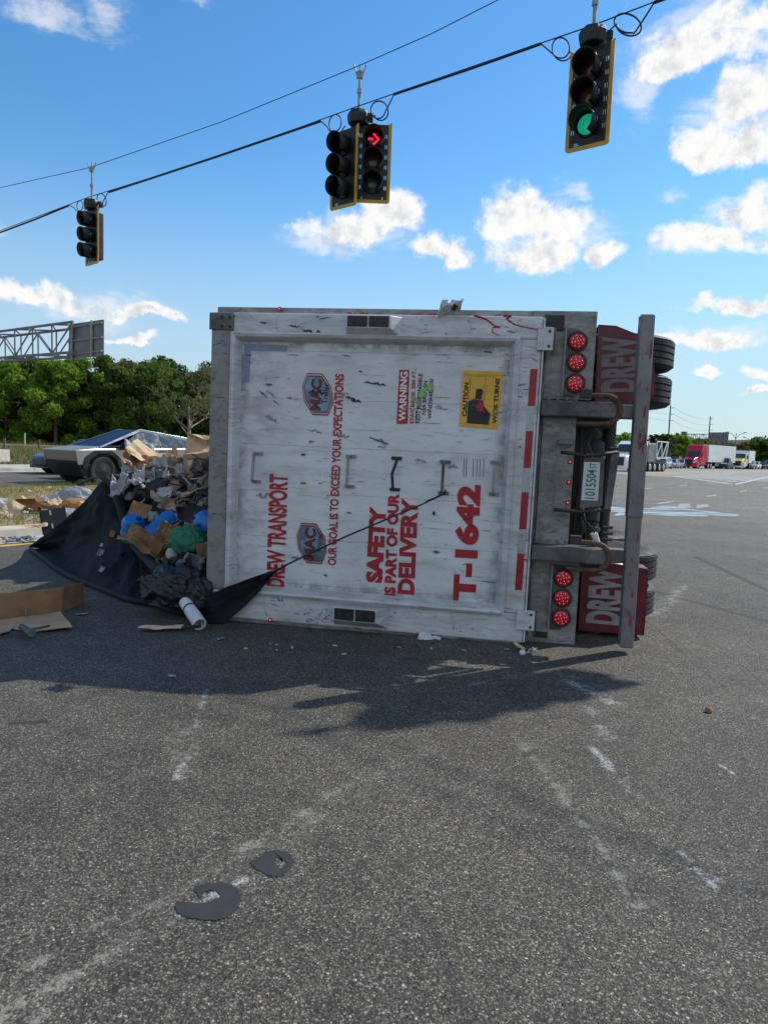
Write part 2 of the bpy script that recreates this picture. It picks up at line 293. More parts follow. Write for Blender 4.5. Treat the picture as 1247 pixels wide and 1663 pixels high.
def emis(name, col, st, base=(.1, .01, .01)):
    t = NT(name); t.b.inputs['Emission Color'].default_value = (*col, 1); t.b.inputs['Emission Strength'].default_value = st; return t.set(base, .3)
M['lamp_red'] = emis('lamp_red_lens', (1, .02, .03), .07, (.20, .006, .010)); M['led'] = emis('led_red', (1, .22, .25), 1.0)
M['arrow'] = emis('arrow_red', (1, .01, .05), 1.5); M['green'] = emis('green_lens', (.01, .62, .36), .36, (.0, .2, .1))
M['lens_dark_red'] = simple('unlit_red_lens', (.06, .006, .01), .2, var=.1); M['lens_dark_amber'] = simple('unlit_amber_lens', (.07, .04, .01), .2, var=.1)
M['lens_dark_green'] = simple('unlit_green_lens', (.01, .05, .04), .2, var=.1)
M['card'] = simple('cardboard', (.46, .30, .17), .85, var=.18, scale=4, bump=.25, dirt=.2)
M['card_l'] = simple('cardboard_light', (.58, .43, .27), .85, var=.2, scale=5, bump=.2, dirt=.15)
M['card_d'] = simple('cardboard_wet', (.26, .14, .065), .85, var=.25, scale=5, bump=.3, dirt=.25)
M['kraft'] = simple('brown_paper', (.30, .17, .08), .8, var=.2, scale=6, bump=.3)
M['foil'] = simple('orange_brown_wrap', (.38, .18, .04), .4, var=.25, scale=8, bump=.2)
def plastic(name, col, tr=.4, rough=.25):
    t = NT(name); c = t.mix(t.step(t.noise(6, 5, .6), .3, .7), tuple(x*.8 for x in col), col)
    tl = t.n('ShaderNodeBsdfTranslucent'); t.l(c, tl.inputs[0]); ms = t.n('ShaderNodeMixShader'); ms.inputs[0].default_value = tr
    t.l(t.b.outputs[0], ms.inputs[1]); t.l(tl.outputs[0], ms.inputs[2]); t.l(ms.outputs[0], t.out.inputs['Surface'])
    t.bump(t.noise(18, 5, .65, dist=1.2), .6, .02); return t.set(c, rough, 0, .5)
M['bag_w'] = plastic('white_bag', (.72, .73, .74)); M['bag_g'] = plastic('grey_film', (.48, .50, .52)); M['bag_c'] = plastic('clear_film', (.48, .52, .56), .5, .15)
M['bag_green'] = plastic('green_bag', (.06, .33, .22), .4, .35); M['bag_k'] = plastic('black_bag', (.014, .014, .018), .05, .28); M['bag_p'] = plastic('purple_cloth', (.10, .05, .17), .2, .8)
M['bag_t'] = plastic('tan_cloth', (.34, .28, .20), .2, .8)
M['bluedrum'] = simple('blue_plastic', (.006, .15, .50), .35, var=.12, scale=6)
M['pvc'] = simple('pvc_white', (.62, .63, .63), .4, var=.1, scale=8, dirt=.35)
M['cordrubber'] = simple('cord_black', (.012, .012, .014), .55)
def tarpmat():
    t = NT('black_mesh_tarp'); c = t.mix(t.step(t.noise(3, 6, .65, dist=.5), .42, .68), (.009, .010, .014), (.020, .020, .024))
    c = t.mix(t.step(t.noise(5, 7, .7, dist=1), .62, .72, 0, .5), c, (.085, .06, .035))
    t.bump(t.noise(6, 7, .65, dist=.8), .6, .05); return t.set(c, .7, 0, .12)
M['tarp'] = tarpmat()
M['stainless'] = simple('stainless_steel', (.40, .38, .34), .30, .9, var=.06, scale=.8)
M['glassdark'] = simple('tinted_glass', (.03, .045, .06), .06, 0, var=.1, spec=.9)
M['glassblue'] = simple('windscreen_glass', (.012, .03, .07), .22, 0, var=.1, spec=.12); [setattr(n.inputs['IOR'], 'default_value', 1.12) for n in M['glassblue'].node_tree.nodes if n.type == 'BSDF_PRINCIPLED']
M['lampwhite'] = simple('headlamp', (.72, .74, .76), .15, var=.05)
def paint(name, col, rough=.25): M[name] = simple(name, col, rough, .1, var=.06, scale=2); return M[name]
for nm, c in (('paint_navy', (.015, .022, .045)), ('paint_pale_blue', (.36, .42, .48)), ('paint_red', (.50, .012, .03)), ('paint_white', (.72, .72, .70)), ('paint_silver', (.34, .37, .39)),
              ('paint_grey', (.13, .145, .15)), ('paint_black', (.012, .012, .014)), ('paint_sage', (.22, .26, .25)), ('paint_yellow', (.60, .48, .02)), ('paint_darkred', (.20, .01, .02))): paint(nm, c)
M['wallpanel'] = simple('trailer_side_white', (.62, .63, .62), .5, var=.06, scale=.5, sc=(1, 1, 3))
M['tan_wall'] = simple('tan_render', (.45, .36, .26), .9, var=.1, scale=.2)
M['signgreen'] = simple('green_sign', (.01, .12, .07), .5, var=.1)
t = NT('pale_blue_spill'); al = t.step(t.noise(1.6, 7, .65, sc=(.35, 2.2, 1), dist=.4), .40, .56); tp_ = t.n('ShaderNodeBsdfTransparent'); ms = t.n('ShaderNodeMixShader')
t.l(al, ms.inputs[0]); t.l(tp_.outputs[0], ms.inputs[1]); t.l(t.b.outputs[0], ms.inputs[2]); t.l(ms.outputs[0], t.out.inputs['Surface']); M['spill'] = t.set((.36, .44, .48), .6)

# ------------------------------------------------------------------ mesh helpers
class MB:
    def __init__(s): s.v = []; s.f = []
    def add(s, vs, fs):
        o = len(s.v); s.v += [Vector(x) for x in vs]; s.f += [tuple(i+o for i in f) for f in fs]; return s
    def box(s, x0, x1, y0, y1, z0, z1):
        return s.add([(x0, y0, z0), (x1, y0, z0), (x1, y1, z0), (x0, y1, z0), (x0, y0, z1), (x1, y0, z1), (x1, y1, z1), (x0, y1, z1)],
                     [(0, 3, 2, 1), (4, 5, 6, 7), (0, 1, 5, 4), (1, 2, 6, 5), (2, 3, 7, 6), (3, 0, 4, 7)])
    def hexa(s, p):    # 8 points: bottom quad then top quad
        return s.add(p, [(0, 3, 2, 1), (4, 5, 6, 7), (0, 1, 5, 4), (1, 2, 6, 5), (2, 3, 7, 6), (3, 0, 4, 7)])
    def prism(s, pts, a0, a1, axis='y'):   # pts in the two other axes, extruded along axis
        n = len(pts)
        mk = {'y': lambda p, a: (p[0], a, p[1]), 'x': lambda p, a: (a, p[0], p[1]), 'z': lambda p, a: (p[0], p[1], a)}[axis]
        return s.add([mk(p, a0) for p in pts]+[mk(p, a1) for p in pts], [tuple(range(n)), tuple(range(2*n-1, n-1, -1))]+[(i, i+n, (i+1) % n+n, (i+1) % n) for i in range(n)])
    def ring(s, c, ax, r, n, ref=None):
        ax = Vector(ax).normalized(); a = ax.orthogonal().normalized() if ref is None else (ref-ax*ref.dot(ax)).normalized(); b = ax.cross(a)
        return [Vector(c)+a*(r*math.cos(2*math.pi*i/n))+b*(r*math.sin(2*math.pi*i/n)) for i in range(n)]
    def cyl(s, p0, p1, r0, r1=None, n=14, cap=True):
        r1 = r0 if r1 is None else r1; p0 = Vector(p0); p1 = Vector(p1); ax = p1-p0
        o = len(s.v); s.v += s.ring(p0, ax, r0, n)+s.ring(p1, ax, r1, n)
        s.f += [(o+i, o+(i+1) % n, o+n+(i+1) % n, o+n+i) for i in range(n)]
        if cap: s.f += [tuple(o+i for i in range(n-1, -1, -1)), tuple(o+n+i for i in range(n))]
        return s
    def tube(s, pts, r, n=8, cap=True):
        pts = [Vector(p) for p in pts]; o = len(s.v); ref = None
        for i, p in enumerate(pts):
            t = (pts[min(i+1, len(pts)-1)]-pts[max(i-1, 0)]); t = t.normalized() if t.length > 1e-9 else Vector((0, 0, 1))
            if ref is None: ref = t.orthogonal()
            ref = (ref-t*ref.dot(t)).normalized()
            rr = r[i] if isinstance(r, (list, tuple)) else r
            s.v += s.ring(p, t, rr, n, ref)
        for k in range(len(pts)-1):
            for i in range(n):
                j = (i+1) % n; s.f.append((o+k*n+i, o+k*n+j, o+(k+1)*n+j, o+(k+1)*n+i))
        if cap: s.f += [tuple(o+i for i in range(n-1, -1, -1)), tuple(o+(len(pts)-1)*n+i for i in range(n))]
        return s
    def lathe(s, prof, c, ax, n=28):     # prof: (radius, height along axis)
        c = Vector(c); ax = Vector(ax).normalized(); o = len(s.v)
        for (r, h) in prof: s.v += s.ring(c+ax*h, ax, max(r, 1e-4), n)
        for k in range(len(prof)-1):
            for i in range(n):
                j = (i+1) % n; s.f.append((o+k*n+i, o+k*n+j, o+(k+1)*n+j, o+(k+1)*n+i))
        s.f += [tuple(o+i for i in range(n-1, -1, -1)), tuple(o+(len(prof)-1)*n+i for i in range(n))]
        return s
    def slab(s, pts, t=.003, nrm=None):   # 3D polygon given thickness
        pts = [Vector(p) for p in pts]; n = len(pts)
        if nrm is None: nrm = (pts[1]-pts[0]).cross(pts[2]-pts[0]).normalized()
        nrm = Vector(nrm)
        return s.add(pts+[p+nrm*t for p in pts], [tuple(range(n-1, -1, -1)), tuple(range(n, 2*n))]+[(i, (i+1) % n, (i+1) % n+n, i+n) for i in range(n)])
    def build(s, name, m, parent=None, smooth=False, bevel=0, seg=2, mw=None, thick=0, sub=0):
        me = bpy.data.meshes.new(name); me.from_pydata([tuple(v) for v in s.v], [], s.f); me.validate(); me.update()
        bm = bmesh.new(); bm.from_mesh(me)
        if not getattr(s, 'open', False): bmesh.ops.recalc_face_normals(bm, faces=bm.faces)
        bm.to_mesh(me); bm.free()
        me.materials.append(m if not isinstance(m, str) else M[m])
        o = bpy.data.objects.new(name, me); COL.objects.link(o)
        if parent: o.parent = parent
        if mw is not None: o.matrix_world = mw
        if smooth:
            for p in me.polygons: p.use_smooth = True
            if smooth != 'all': me.set_sharp_from_angle(angle=rad(38))
        if thick: d = o.modifiers.new('thickness', 'SOLIDIFY'); d.thickness = thick; d.offset = 0
        if sub: d = o.modifiers.new('sub', 'SUBSURF'); d.levels = sub; d.render_levels = sub
        if bevel:
            d = o.modifiers.new('bevel', 'BEVEL'); d.width = bevel; d.segments = seg; d.limit_method = 'ANGLE'; d.angle_limit = rad(35)
        return o
def tag(o, label, cat, group=None, kind=None):
    if label: o['label'] = label
    if cat: o['category'] = cat
    if group: o['group'] = group
    if kind: o['kind'] = kind
    return o
def struct(o, kind='structure'): o['kind'] = kind; return o
def empty(name, loc, rz=0, label=None, cat=None, group=None, mw=None):
    o = bpy.data.objects.new(name, None); COL.objects.link(o); o.empty_display_size = .2
    if mw is not None: o.matrix_world = mw
    else: o.location = loc; o.rotation_euler = (0, 0, rz)
    return tag(o, label, cat, group)
def copy_tree(o, parent=None):
    c = o.copy(); COL.objects.link(c)
    if parent: c.parent = parent
    for ch in [x for x in bpy.data.objects if x.parent == o]: copy_tree(ch, c)
    return c
def text_mb(txt, w, h, depth, bold=.02, weight_x=1.0, track=1.0, lines=False):
    cu = bpy.data.curves.new('t', 'FONT'); cu.body = txt; cu.size = 1; cu.offset = bold; cu.extrude = .01; cu.resolution_u = 4; cu.space_character = track
    ob = bpy.data.objects.new('t', cu); COL.objects.link(ob); dg = bpy.context.evaluated_depsgraph_get()
    me = bpy.data.meshes.new_from_object(ob.evaluated_get(dg)); bpy.data.objects.remove(ob)
    mb = MB(); xs = [v.co.x for v in me.vertices]; ys = [v.co.y for v in me.vertices]; x0, x1, y0, y1 = min(xs), max(xs), min(ys), max(ys)
    mb.v = [Vector(((v.co.x-x0)/(x1-x0)*w, (v.co.y-y0)/(y1-y0)*h, (v.co.z+.01)/.02*depth)) for v in me.vertices]
    mb.f = [tuple(p.vertices) for p in me.polygons]; mb.open = True
    bpy.data.meshes.remove(me); return mb

# ------------------------------------------------------------------ ground, roads, median
def sheet(name, pts, z, m, kind='structure'):
    mb = MB(); mb.open = True; mb.add([(p[0], p[1], z) for p in pts], [tuple(range(len(pts)))])
    o = mb.build(name, m)
    if kind: struct(o, kind)
    return o
def rect_en(e0, e1, n0, n1): return [EN(e0, n0), EN(e1, n0), EN(e1, n1), EN(e0, n1)]
sheet('ground', [(-3000, -3000), (3000, -3000), (3000, 3000), (-3000, 3000)], -.03, 'scrub')
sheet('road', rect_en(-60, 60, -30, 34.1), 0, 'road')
sheet('highway', rect_en(60, 1200, -20, 46), .0, 'road_far')
sheet('side_road', rect_en(-400, -60, -12, 34), .0, 'road_far')
m = MB(); m.prism([(10.7, -.01), (20.25, -.01), (20.2, .06), (18.5, .12), (10.7, .13)], -60, 17.5, 'x')
def enbuild(mb, name, mat, **k):
    for v in mb.v:
        q = EN(v.x, v.y, v.z); v.x, v.y, v.z = q
    return mb.build(name, mat, **k)
struct(enbuild(m, 'median', 'soil'))
def kerbline(n_front, sgn, e0, e1, gut=.45):
    m = MB(); k = e0
    while k < e1:
        L = min(3.0, e1-k); a = n_front
        pr = [(a-sgn*gut, .004), (a, .012), (a+sgn*.03, .13), (a+sgn*.06, .15), (a+sgn*.30, .155), (a+sgn*.30, -.02), (a-sgn*gut, -.02)]
        m.prism(pr, k, k+L-.012, 'x'); k += L
    return m
struct(enbuild(kerbline(10.5, 1, -60, 17.3), 'kerb', 'concrete', smooth=True))
struct(enbuild(kerbline(30.2, 1, -60, 60), 'kerb', 'concrete'))
m = MB(); m.prism([(30.5, 0), (34.1, 0), (34.1, .14), (30.5, .14)], -60, 60, 'x'); struct(enbuild(m, 'pavement', 'concrete'))
sheet('edge_line', [EN(-60, 9.78), EN(-1.2, 9.78), EN(9.5, 9.78), EN(9.5, 9.92), EN(-60, 9.92)], .004, 'yellowpaint')
mk = MB(); mk.open = True
def stripe(m, a, b, w, z=.005):
    a = Vector(a); b = Vector(b); d = (b-a).normalized(); n = Vector((-d.y, d.x, 0))*w/2
    m.add([(*(a+n).xy, z), (*(b+n).xy, z), (*(b-n).xy, z), (*(a-n).xy, z)], [(0, 3, 2, 1)])
for n_ in (6.6, 10.2):
    for k in range(12): stripe(mk, EN(17+k*7+(3 if n_ > 8 else 0), n_), EN(18.8+k*7+(3 if n_ > 8 else 0), n_), .13)
for k in range(-6, 5): stripe(mk, EN(k*9, 26.3), EN(k*9+3, 26.3), .12)
stripe(mk, EN(-60, 20.7), EN(60, 20.7), .12); stripe(mk, EN(-60, 29.7), EN(60, 29.7), .12)
A_, B_, C_ = G(1095, 774), G(1192, 787), G(1247, 774.5)
stripe(mk, A_, B_, .35); stripe(mk, B_, B_+(C_-B_)*2.5, .3); stripe(mk, A_, G(1195, 768), .3)
for i in range(7):
    q = .1+.12*i; s0 = A_+(B_-A_)*q; s1 = G(1185+9*i, 770.5+1.2*i); stripe(mk, s0, s1, .22, .007)
for k in range(6):
    stripe(mk, EN(120+k*14, 30.2), EN(124+k*14, 30.2), .2); stripe(mk, EN(120+k*14, 34.2), EN(124+k*14, 34.2), .2)
struct(mk.build('road_markings', 'markpaint'))
sheet('dry_verge', [G(1020, 772), G(1120, 769.5), G(1255, 768), G(1290, 764), G(1020, 766.5)], .004, simple('tan_verge', (.30, .23, .15), .9, var=.2, scale=.2))
# pale spill left on the far tarmac
def spill(px, name='paint_spill'):
    m = MB(); m.open = True; pts = [G(*p) for p in px]
    m.add([(p.x, p.y, .006) for p in pts], [tuple(range(len(pts)))]); o = m.build(name, 'spill'); return o
tag(spill([(985, 823), (1045, 826), (1085, 820), (1095, 822), (1135, 829), (1200, 836), (1196, 839), (1150, 837), (1145, 840), (1090, 838), (1040, 835), (995, 838), (1005, 832), (960, 829)]), 'long pale blue spill streak dried on the asphalt beyond the bumper post', 'spill')
for q in ([(1103, 818), (1120, 818), (1121, 825), (1098, 824)], [(1130, 820), (1148, 819), (1152, 823), (1130, 826)]):
    struct(spill(q, 'worn_marking')).data.materials[0] = simple('worn_marking_paint', (.24, .26, .27), .8, var=.3, scale=3)
# dry and green grass
def grass(name, n, fn, h0, h1, w, m, label_kind='stuff'):
    mb = MB(); mb.open = True
    for i in range(n):
        p, hs_ = fn(); a = random.random()*6.283; h = random.uniform(h0, h1)*hs_; d = Vector((math.cos(a), math.sin(a), 0))*w; l = Vector((random.gauss(0, .35), random.gauss(0, .35), 1))*h
        mb.add([p-d, p+d, p+l*.6+d*.5, p+l], [(0, 1, 2), (0, 2, 3)])
    o = mb.build(name, m); return o
def f_med():
    n_ = random.uniform(10.85, 20.2); e = random.uniform(-9, 17) if random.random() < .85 else random.uniform(-30, -9)
    p = EN(e, n_, .12); return p, .5+1.1*max(0, noise.noise(p*.6)+.35)
tag(grass('grass', 52000, f_med, .04, .13, .006, 'blade'), 'dry yellow and green grass covering the median behind the kerb', 'grass', kind='stuff')
def f_ver():
    n_ = 34.3+random.random()**1.5*50; e = random.uniform(-22, 40); p = EN(e, n_, -.02); return p, (.25 if n_ < 45 else .6+.6*min(1, (n_-45)/25))
tag(grass('tall_grass', 42000, f_ver, .3, 1.0, .035, 'tallgrass'), 'tall dry roadside grass in front of the trees', 'grass', kind='stuff')
# tar patches and crumbs on the road
def flat(name, px, z, mat, label, cat, t=.0008, jit=0):
    pts = [G(*p) for p in px]; m = MB(); m.slab([(p.x, p.y, z) for p in pts], t, (0, 0, 1)); return tag(m.build(name, mat), label, cat)
def smoothloop(px, k=9, jit=1.5):
    n = len(px); out = []
    for i in range(n):
        p0, p1, p2, p3 = [Vector(px[(i+j-1) % n]) for j in range(4)]
        for s_ in range(k):
            t = s_/k; out.append(tuple(.5*((2*p1)+(p2-p0)*t+(2*p0-5*p1+4*p2-p3)*t*t+(3*p1-p0-3*p2+p3)*t**3)+Vector((random.uniform(-jit, jit), random.uniform(-jit, jit)))))
    return out
flat('tar_patch', smoothloop([(318, 1441), (345, 1434), (372, 1436), (388, 1449), (390, 1464), (382, 1482), (360, 1493), (335, 1495), (305, 1490), (287, 1480), (286, 1470), (293, 1465), (330, 1467), (354, 1460), (357, 1452), (345, 1447), (332, 1449), (325, 1459), (320, 1452)]), .002, 'tar', 'black crescent shaped tar patch stuck to the asphalt, the larger one', 'tar patch')
flat('tar_patch', smoothloop([(407, 1402), (425, 1392), (430, 1386), (448, 1381), (468, 1386), (477, 1398), (471, 1412), (455, 1424), (449, 1422), (462, 1409), (466, 1402), (457, 1396), (450, 1394), (447, 1400), (450, 1410), (449, 1423), (440, 1424), (420, 1414)]), .002, 'tar', 'smaller ring shaped dark tar patch behind the crescent one', 'tar patch')

rs = random.Random(3); m = MB(); m.open = True
for k in range(900):
    p = G(rs.uniform(-20, 1260), rs.choice((rs.uniform(1080, 1663), rs.uniform(900, 1200))), 0); s_ = rs.uniform(.002, .006)
    m.add([p+Vector((rs.uniform(-1, 1), rs.uniform(-1, 1), 0))*s_+Vector((0, 0, .0)) for _ in range(3)]+[p+Vector((0, 0, s_*1.1))], [(0, 1, 3), (1, 2, 3), (2, 0, 3)])
tag(m.build('loose_grit', simple('grit_stone', (.22, .20, .17), .9, var=.6, scale=40)), 'fine loose grit scattered over the asphalt', 'grit', kind='stuff')

# ------------------------------------------------------------------ overturned trailer
yaw, tilt = rad(-9.36), rad(.605)
u0 = Vector((math.cos(yaw), math.sin(yaw), 0)); dd = Vector((-math.sin(yaw), math.cos(yaw), 0)); zz = Vector((0, 0, 1))
TU = u0*math.cos(tilt)-zz*math.sin(tilt); TV = u0*math.sin(tilt)+zz*math.cos(tilt); TO = Vector((-1.4973, 5.8928, .04))
TM = Matrix(((TU.x, dd.x, TV.x, TO.x), (TU.y, dd.y, TV.y, TO.y), (TU.z, dd.z, TV.z, TO.z), (0, 0, 0, 1)))
def FC(px, py, dep=0.0):
    d = ray(px, py); c = CAM; t = ((TO+dd*dep-c).dot(dd))/d.dot(dd); P = c+d*t-TO; return P.dot(TU), P.dot(TV)
TR = empty('overturned_trailer', (0, 0, 0), label='scuffed white open-top freight trailer lying on its side, rear door towards the viewer', cat='trailer', mw=TM)
def part(mb, name, m, parent=TR, **k):
    o = mb.build(name, m, None, **k); o.parent = parent; return o
# body shell (u 0..2.7, v 0..2.55), opening on the roof side (u=0)
LEN = 12.5
part(MB().box(-.02, 2.66, .13, LEN, 2.545, 2.625), 'side_wall', 'sill', bevel=.01)
part(MB().box(-.02, 2.70, .13, LEN, -.04, .03), 'side_wall', 'sill', bevel=.01)
part(MB().box(2.64, 2.72, .10, LEN, .032, 2.543), 'floor', 'sill')
part(MB().box(0.03, 2.62, LEN-.06, LEN, .04, 2.53), 'front_wall', 'frame')
for k in range(9): part(MB().box(2.722, 2.86, .9+k*1.35, 1.0+k*1.35, .12, 2.45), 'cross_member', 'steel')
m = MB(); m.box(0, .06, .14, LEN-.1, 2.46, 2.543).box(0, .06, .14, LEN-.1, .032, .12); part(m, 'top_rail', 'frame')
m = MB()   # torn maroon graphics on the edge of the upper wall
for a, b, c_ in ((566, 608, 0), (640, 708, 0), (560, 575, 1)):
    u1 = FC(a, 505, .12)[0]; u2 = FC(b, 505, .12)[0]
    pts = [(u1+(u2-u1)*i/8, 2.55+random.uniform(.01, .05)) for i in range(9)]+[(u2-(u2-u1)*i/8, 2.55) for i in range(9)]
    m.prism([(p[0], p[1]) for p in pts], .126, .130, 'y')
part(m, 'wall_graphic', 'red')
# rear door: frame ring, sloping bead and recessed plank panel
iu0, iu1, iv0, iv1 = .245, 2.45, .285, 2.33
DW, DH = 2.675, 2.55
fr = MB()
def framebox(m, u1, u2, v1, v2, y1=-.03, y2=.10): m.box(u1, u2, y1, y2, v1, v2)
top = MB().box(iu0-.06, DW, -.03, .10, iv1+.05, DH); part(top, 'door_frame', 'frame', bevel=.012)
part(MB().box(.0, DW, -.03, .10, 0.0, iv0-.05), 'door_frame', 'frame', bevel=.012)
part(MB().box(iu1+.05, DW-.001, -.0305, .10, iv0-.049, iv1+.049), 'door_frame', 'frame', bevel=.012)
part(MB().box(.001, iu0-.062, -.031, .10, iv0-.049, DH-.001), 'door_frame', 'frame_l', bevel=.012)
# bead: rounded profile around the opening
prof = [(-.066, -.028), (-.062, -.058), (-.046, -.068), (-.026, -.058), (-.012, -.03), (0, .01), (.014, .046)]
m = MB(); rings = []
for (o_, y_) in prof: rings.append([(iu0+o_, y_, iv0+o_), (iu1-o_, y_, iv0+o_), (iu1-o_, y_, iv1-o_), (iu0+o_, y_, iv1-o_)])
for k in range(len(rings)-1):
    m.add(rings[k]+rings[k+1], [(i, (i+1) % 4, (i+1) % 4+4, i+4) for i in range(4)])
part(m, 'door_bead', 'frame', thick=.004)
PY = .024     # face of the recessed panel
# panel as a slightly dented grid
nx, nz_ = 90, 84; m = MB(); m.open = True
dents = [(*FC(708, 895), .05, .012), (*FC(492, 783), .035, .010), (*FC(805, 795), .07, .012), (*FC(641, 742), .05, .014), (*FC(492, 738), .03, .012), (*FC(740, 748), .09, .012)]
dents += [(random.uniform(.4, 2.3), random.uniform(.4, 2.2), random.uniform(.03, .12), random.uniform(.002, .006)) for _ in range(26)]
for j in range(nz_+1):
    for i in range(nx+1):
        x = iu0-.012+(iu1-iu0+.024)*i/nx; z = iv0-.012+(iv1-iv0+.024)*j/nz_
        y = PY+.0025*noise.noise(Vector((x*2, z*3, 0)))
        for (a, b, r_, d_) in dents:
            q = ((x-a)**2+(z-b)**2)/(r_*r_)
            if q < 6: y += d_*math.exp(-q*1.5)
        m.v.append(Vector((x, y, z)))
for j in range(nz_):
    for i in range(nx): a = j*(nx+1)+i; m.f.append((a, a+1, a+nx+2, a+nx+1))
part(m, 'door_panel', 'panel', smooth='all')
DY = PY-.003   # decals sit here
def on_panel(pts, name, mat, t=.0012, y=DY, parent=TR, **k):
    m = MB(); m.slab([(a, y, b) for a, b in pts], t, (0, -1, 0)); return part(m, name, mat, parent, **k)
def vtext(txt, b0, b1, capx, mat, name='lettering', y=DY-.001, bold=.02, parent=TR, dep=0.0, depth=.0012, track=1.0):
    # text running up the door: baseline from px b0 (start) to b1 (end); tops of the letters towards px x = capx at the start
    s0 = Vector(FC(*b0, dep)); s1 = Vector(FC(*b1, dep)); c0 = Vector(FC(capx, b0[1], dep))
    d = s1-s0; w = d.length; d.normalize(); nrm = Vector((-d.y, d.x)); h = abs((c0-s0).dot(nrm))
    mb = text_mb(txt, w, h, depth, bold, track=track)
    for v in mb.v:
        q = s0+d*v.x+nrm*v.y; v.x, v.y, v.z = q.x, y-v.z, q.y
    return part(mb, name, mat, parent)
vtext('DREW TRANSPORT', (461, 955), (467, 771), 431, 'red', bold=.035)
vtext('OUR GOAL IS TO EXCEED YOUR EXPECTATIONS', (545, 919), (558, 607), 531, 'red', bold=.03)
vtext('SAFETY', (620, 948), (627, 824), 593, 'red', bold=.06)
vtext('IS PART OF OUR', (641, 970), (648, 802), 623, 'red', bold=.05)
vtext('DELIVERY', (672, 967), (679, 810), 645, 'red', bold=.05)
vtext('T-1642', (772, 978), (781, 788), 733.5, 'red', bold=.055)
# badges
for (cx, cy) in ((515, 640), (505, 883)):
    c = Vector(FC(cx, cy)); a, b = .118, .163
    def octo(s_): return [(c.x+x*a*s_-z*.03, c.y+z*b*s_+x*.0) for x, z in ((-.52, -1), (.52, -1), (1, -.36), (1, .36), (.52, 1), (-.52, 1), (-1, .36), (-1, -.36))]
    o1 = on_panel(octo(1.04), 'badge', 'red', y=DY-.0005); on_panel(octo(.98), 'badge_border', 'reflwhite', y=DY-.002, parent=o1); on_panel(octo(.92), 'badge_ring', 'maroon', y=DY-.0035, parent=o1); on_panel(octo(.86), 'badge_field', 'badge', y=DY-.005, parent=o1)
    s = 1 if cy < 700 else 1
    vtext('MAC', (cx+5, cy+27), (cx+8, cy-24), cx-13, 'maroon', 'badge_lettering', y=DY-.007, bold=.05, parent=o1)
    vtext('Trailer', (cx+16, cy+16), (cx+19, cy-18), cx+7, 'ink', 'badge_lettering', y=DY-.007, bold=.01, parent=o1)
# warning sticker
def quadpx(*p): return [FC(*q) for q in p]
w1 = on_panel(quadpx((643.5, 688), (661, 688), (664, 600.5), (648, 600)), 'warning_sticker', 'red', y=DY-.0005)
vtext('WARNING', (658, 684), (661.5, 603.5), 646.5, 'brightwhite', 'sticker_lettering', parent=w1, y=DY-.0025, bold=.03)
vtext('STAY BACK 200 FT.', (671, 688), (675, 600), 665, 'red', 'sticker_lettering', parent=w1, bold=.02)
vtext('NOT RESPONSIBLE', (681.5, 687), (685.5, 606), 675, 'ink', 'sticker_lettering', parent=w1, bold=.01)
vtext('FOR BROKEN', (690.5, 673), (693.5, 618), 684.5, 'ink', 'sticker_lettering', parent=w1, bold=.01)
vtext('WINDSHIELDS!', (700, 680), (703.5, 615), 693.5, 'ink', 'sticker_lettering', parent=w1, bold=.01)
on_panel(quadpx((673.6, 687.5), (674.8, 687.5), (676, 667), (674.8, 667)), 'underline', 'ink', parent=w1)
m = MB()
for (sx, sy, sr) in ((671, 648, 6), (685, 641, 7), (698, 627, 7), (690, 634, 6), (679, 655, 4)):
    c = Vector(FC(sx, sy)); pts = [(c.x+math.cos(a*.6283)*sr*.0042*random.uniform(.4, 1.2), DY-.004, c.y+math.sin(a*.6283)*sr*.0052*random.uniform(.4, 1.2)) for a in range(10)]; m.slab(pts, .0012, (0, -1, 0))
part(m, 'green_smear', 'green_smear', w1)
# caution sticker
c1_ = on_panel(quadpx((745, 692), (808, 697), (816, 603), (752, 601)), 'caution_sticker', 'yellow', y=DY-.0005)
vtext('CAUTION', (757.5, 676), (761.5, 621), 749.5, 'ink', 'sticker_lettering', parent=c1_, y=DY-.0025, bold=.04)
vtext('WIDE TURNS', (806, 688), (811.5, 614), 799, 'ink', 'sticker_lettering', parent=c1_, y=DY-.0025, bold=.04)
yk = DY-.0025
on_panel(quadpx((757.5, 687), (793, 690), (796, 672), (786, 660), (784, 650), (768, 648), (760, 652)), 'pictogram_cab', 'ink', parent=c1_, y=yk)
on_panel(quadpx((771, 648), (782, 648), (782, 631), (773, 631)), 'pictogram_trailer', 'ink', parent=c1_, y=yk)
on_panel(quadpx((776, 668), (773, 660), (777, 655), (778, 645), (781, 652), (785, 655), (784, 664), (786, 669), (780, 667)), 'pictogram_burst', 'red', parent=c1_, y=yk-.002)
m = MB()
for (x, y_) in ((780, 637), (790, 676)):
    c = Vector(FC(x, y_)); m.tube([(c.x+.019*math.cos(a*.5236), yk-.002, c.y+.019*math.sin(a*.5236)) for a in range(13)], .004, 5, False)
for a, b in (((761, 652), (764, 610)), ((764, 610), (805, 612)), ((805, 612), (800, 680)), ((786, 650), (788, 612)), ((755, 605), (770, 632))):
    A = FC(*a); B = FC(*b); m.tube([(A[0], yk, A[1]), (B[0], yk, B[1])], .0012, 4)
part(m, 'pictogram_lines', 'ink', c1_)
# tape corner
on_panel(quadpx((394, 620), (403.5, 620), (406.5, 558), (396, 558)), 'tape_strip', 'tape'); on_panel(quadpx((407, 569), (463, 570), (466, 560.5), (406.6, 558)), 'tape_strip', 'tape')
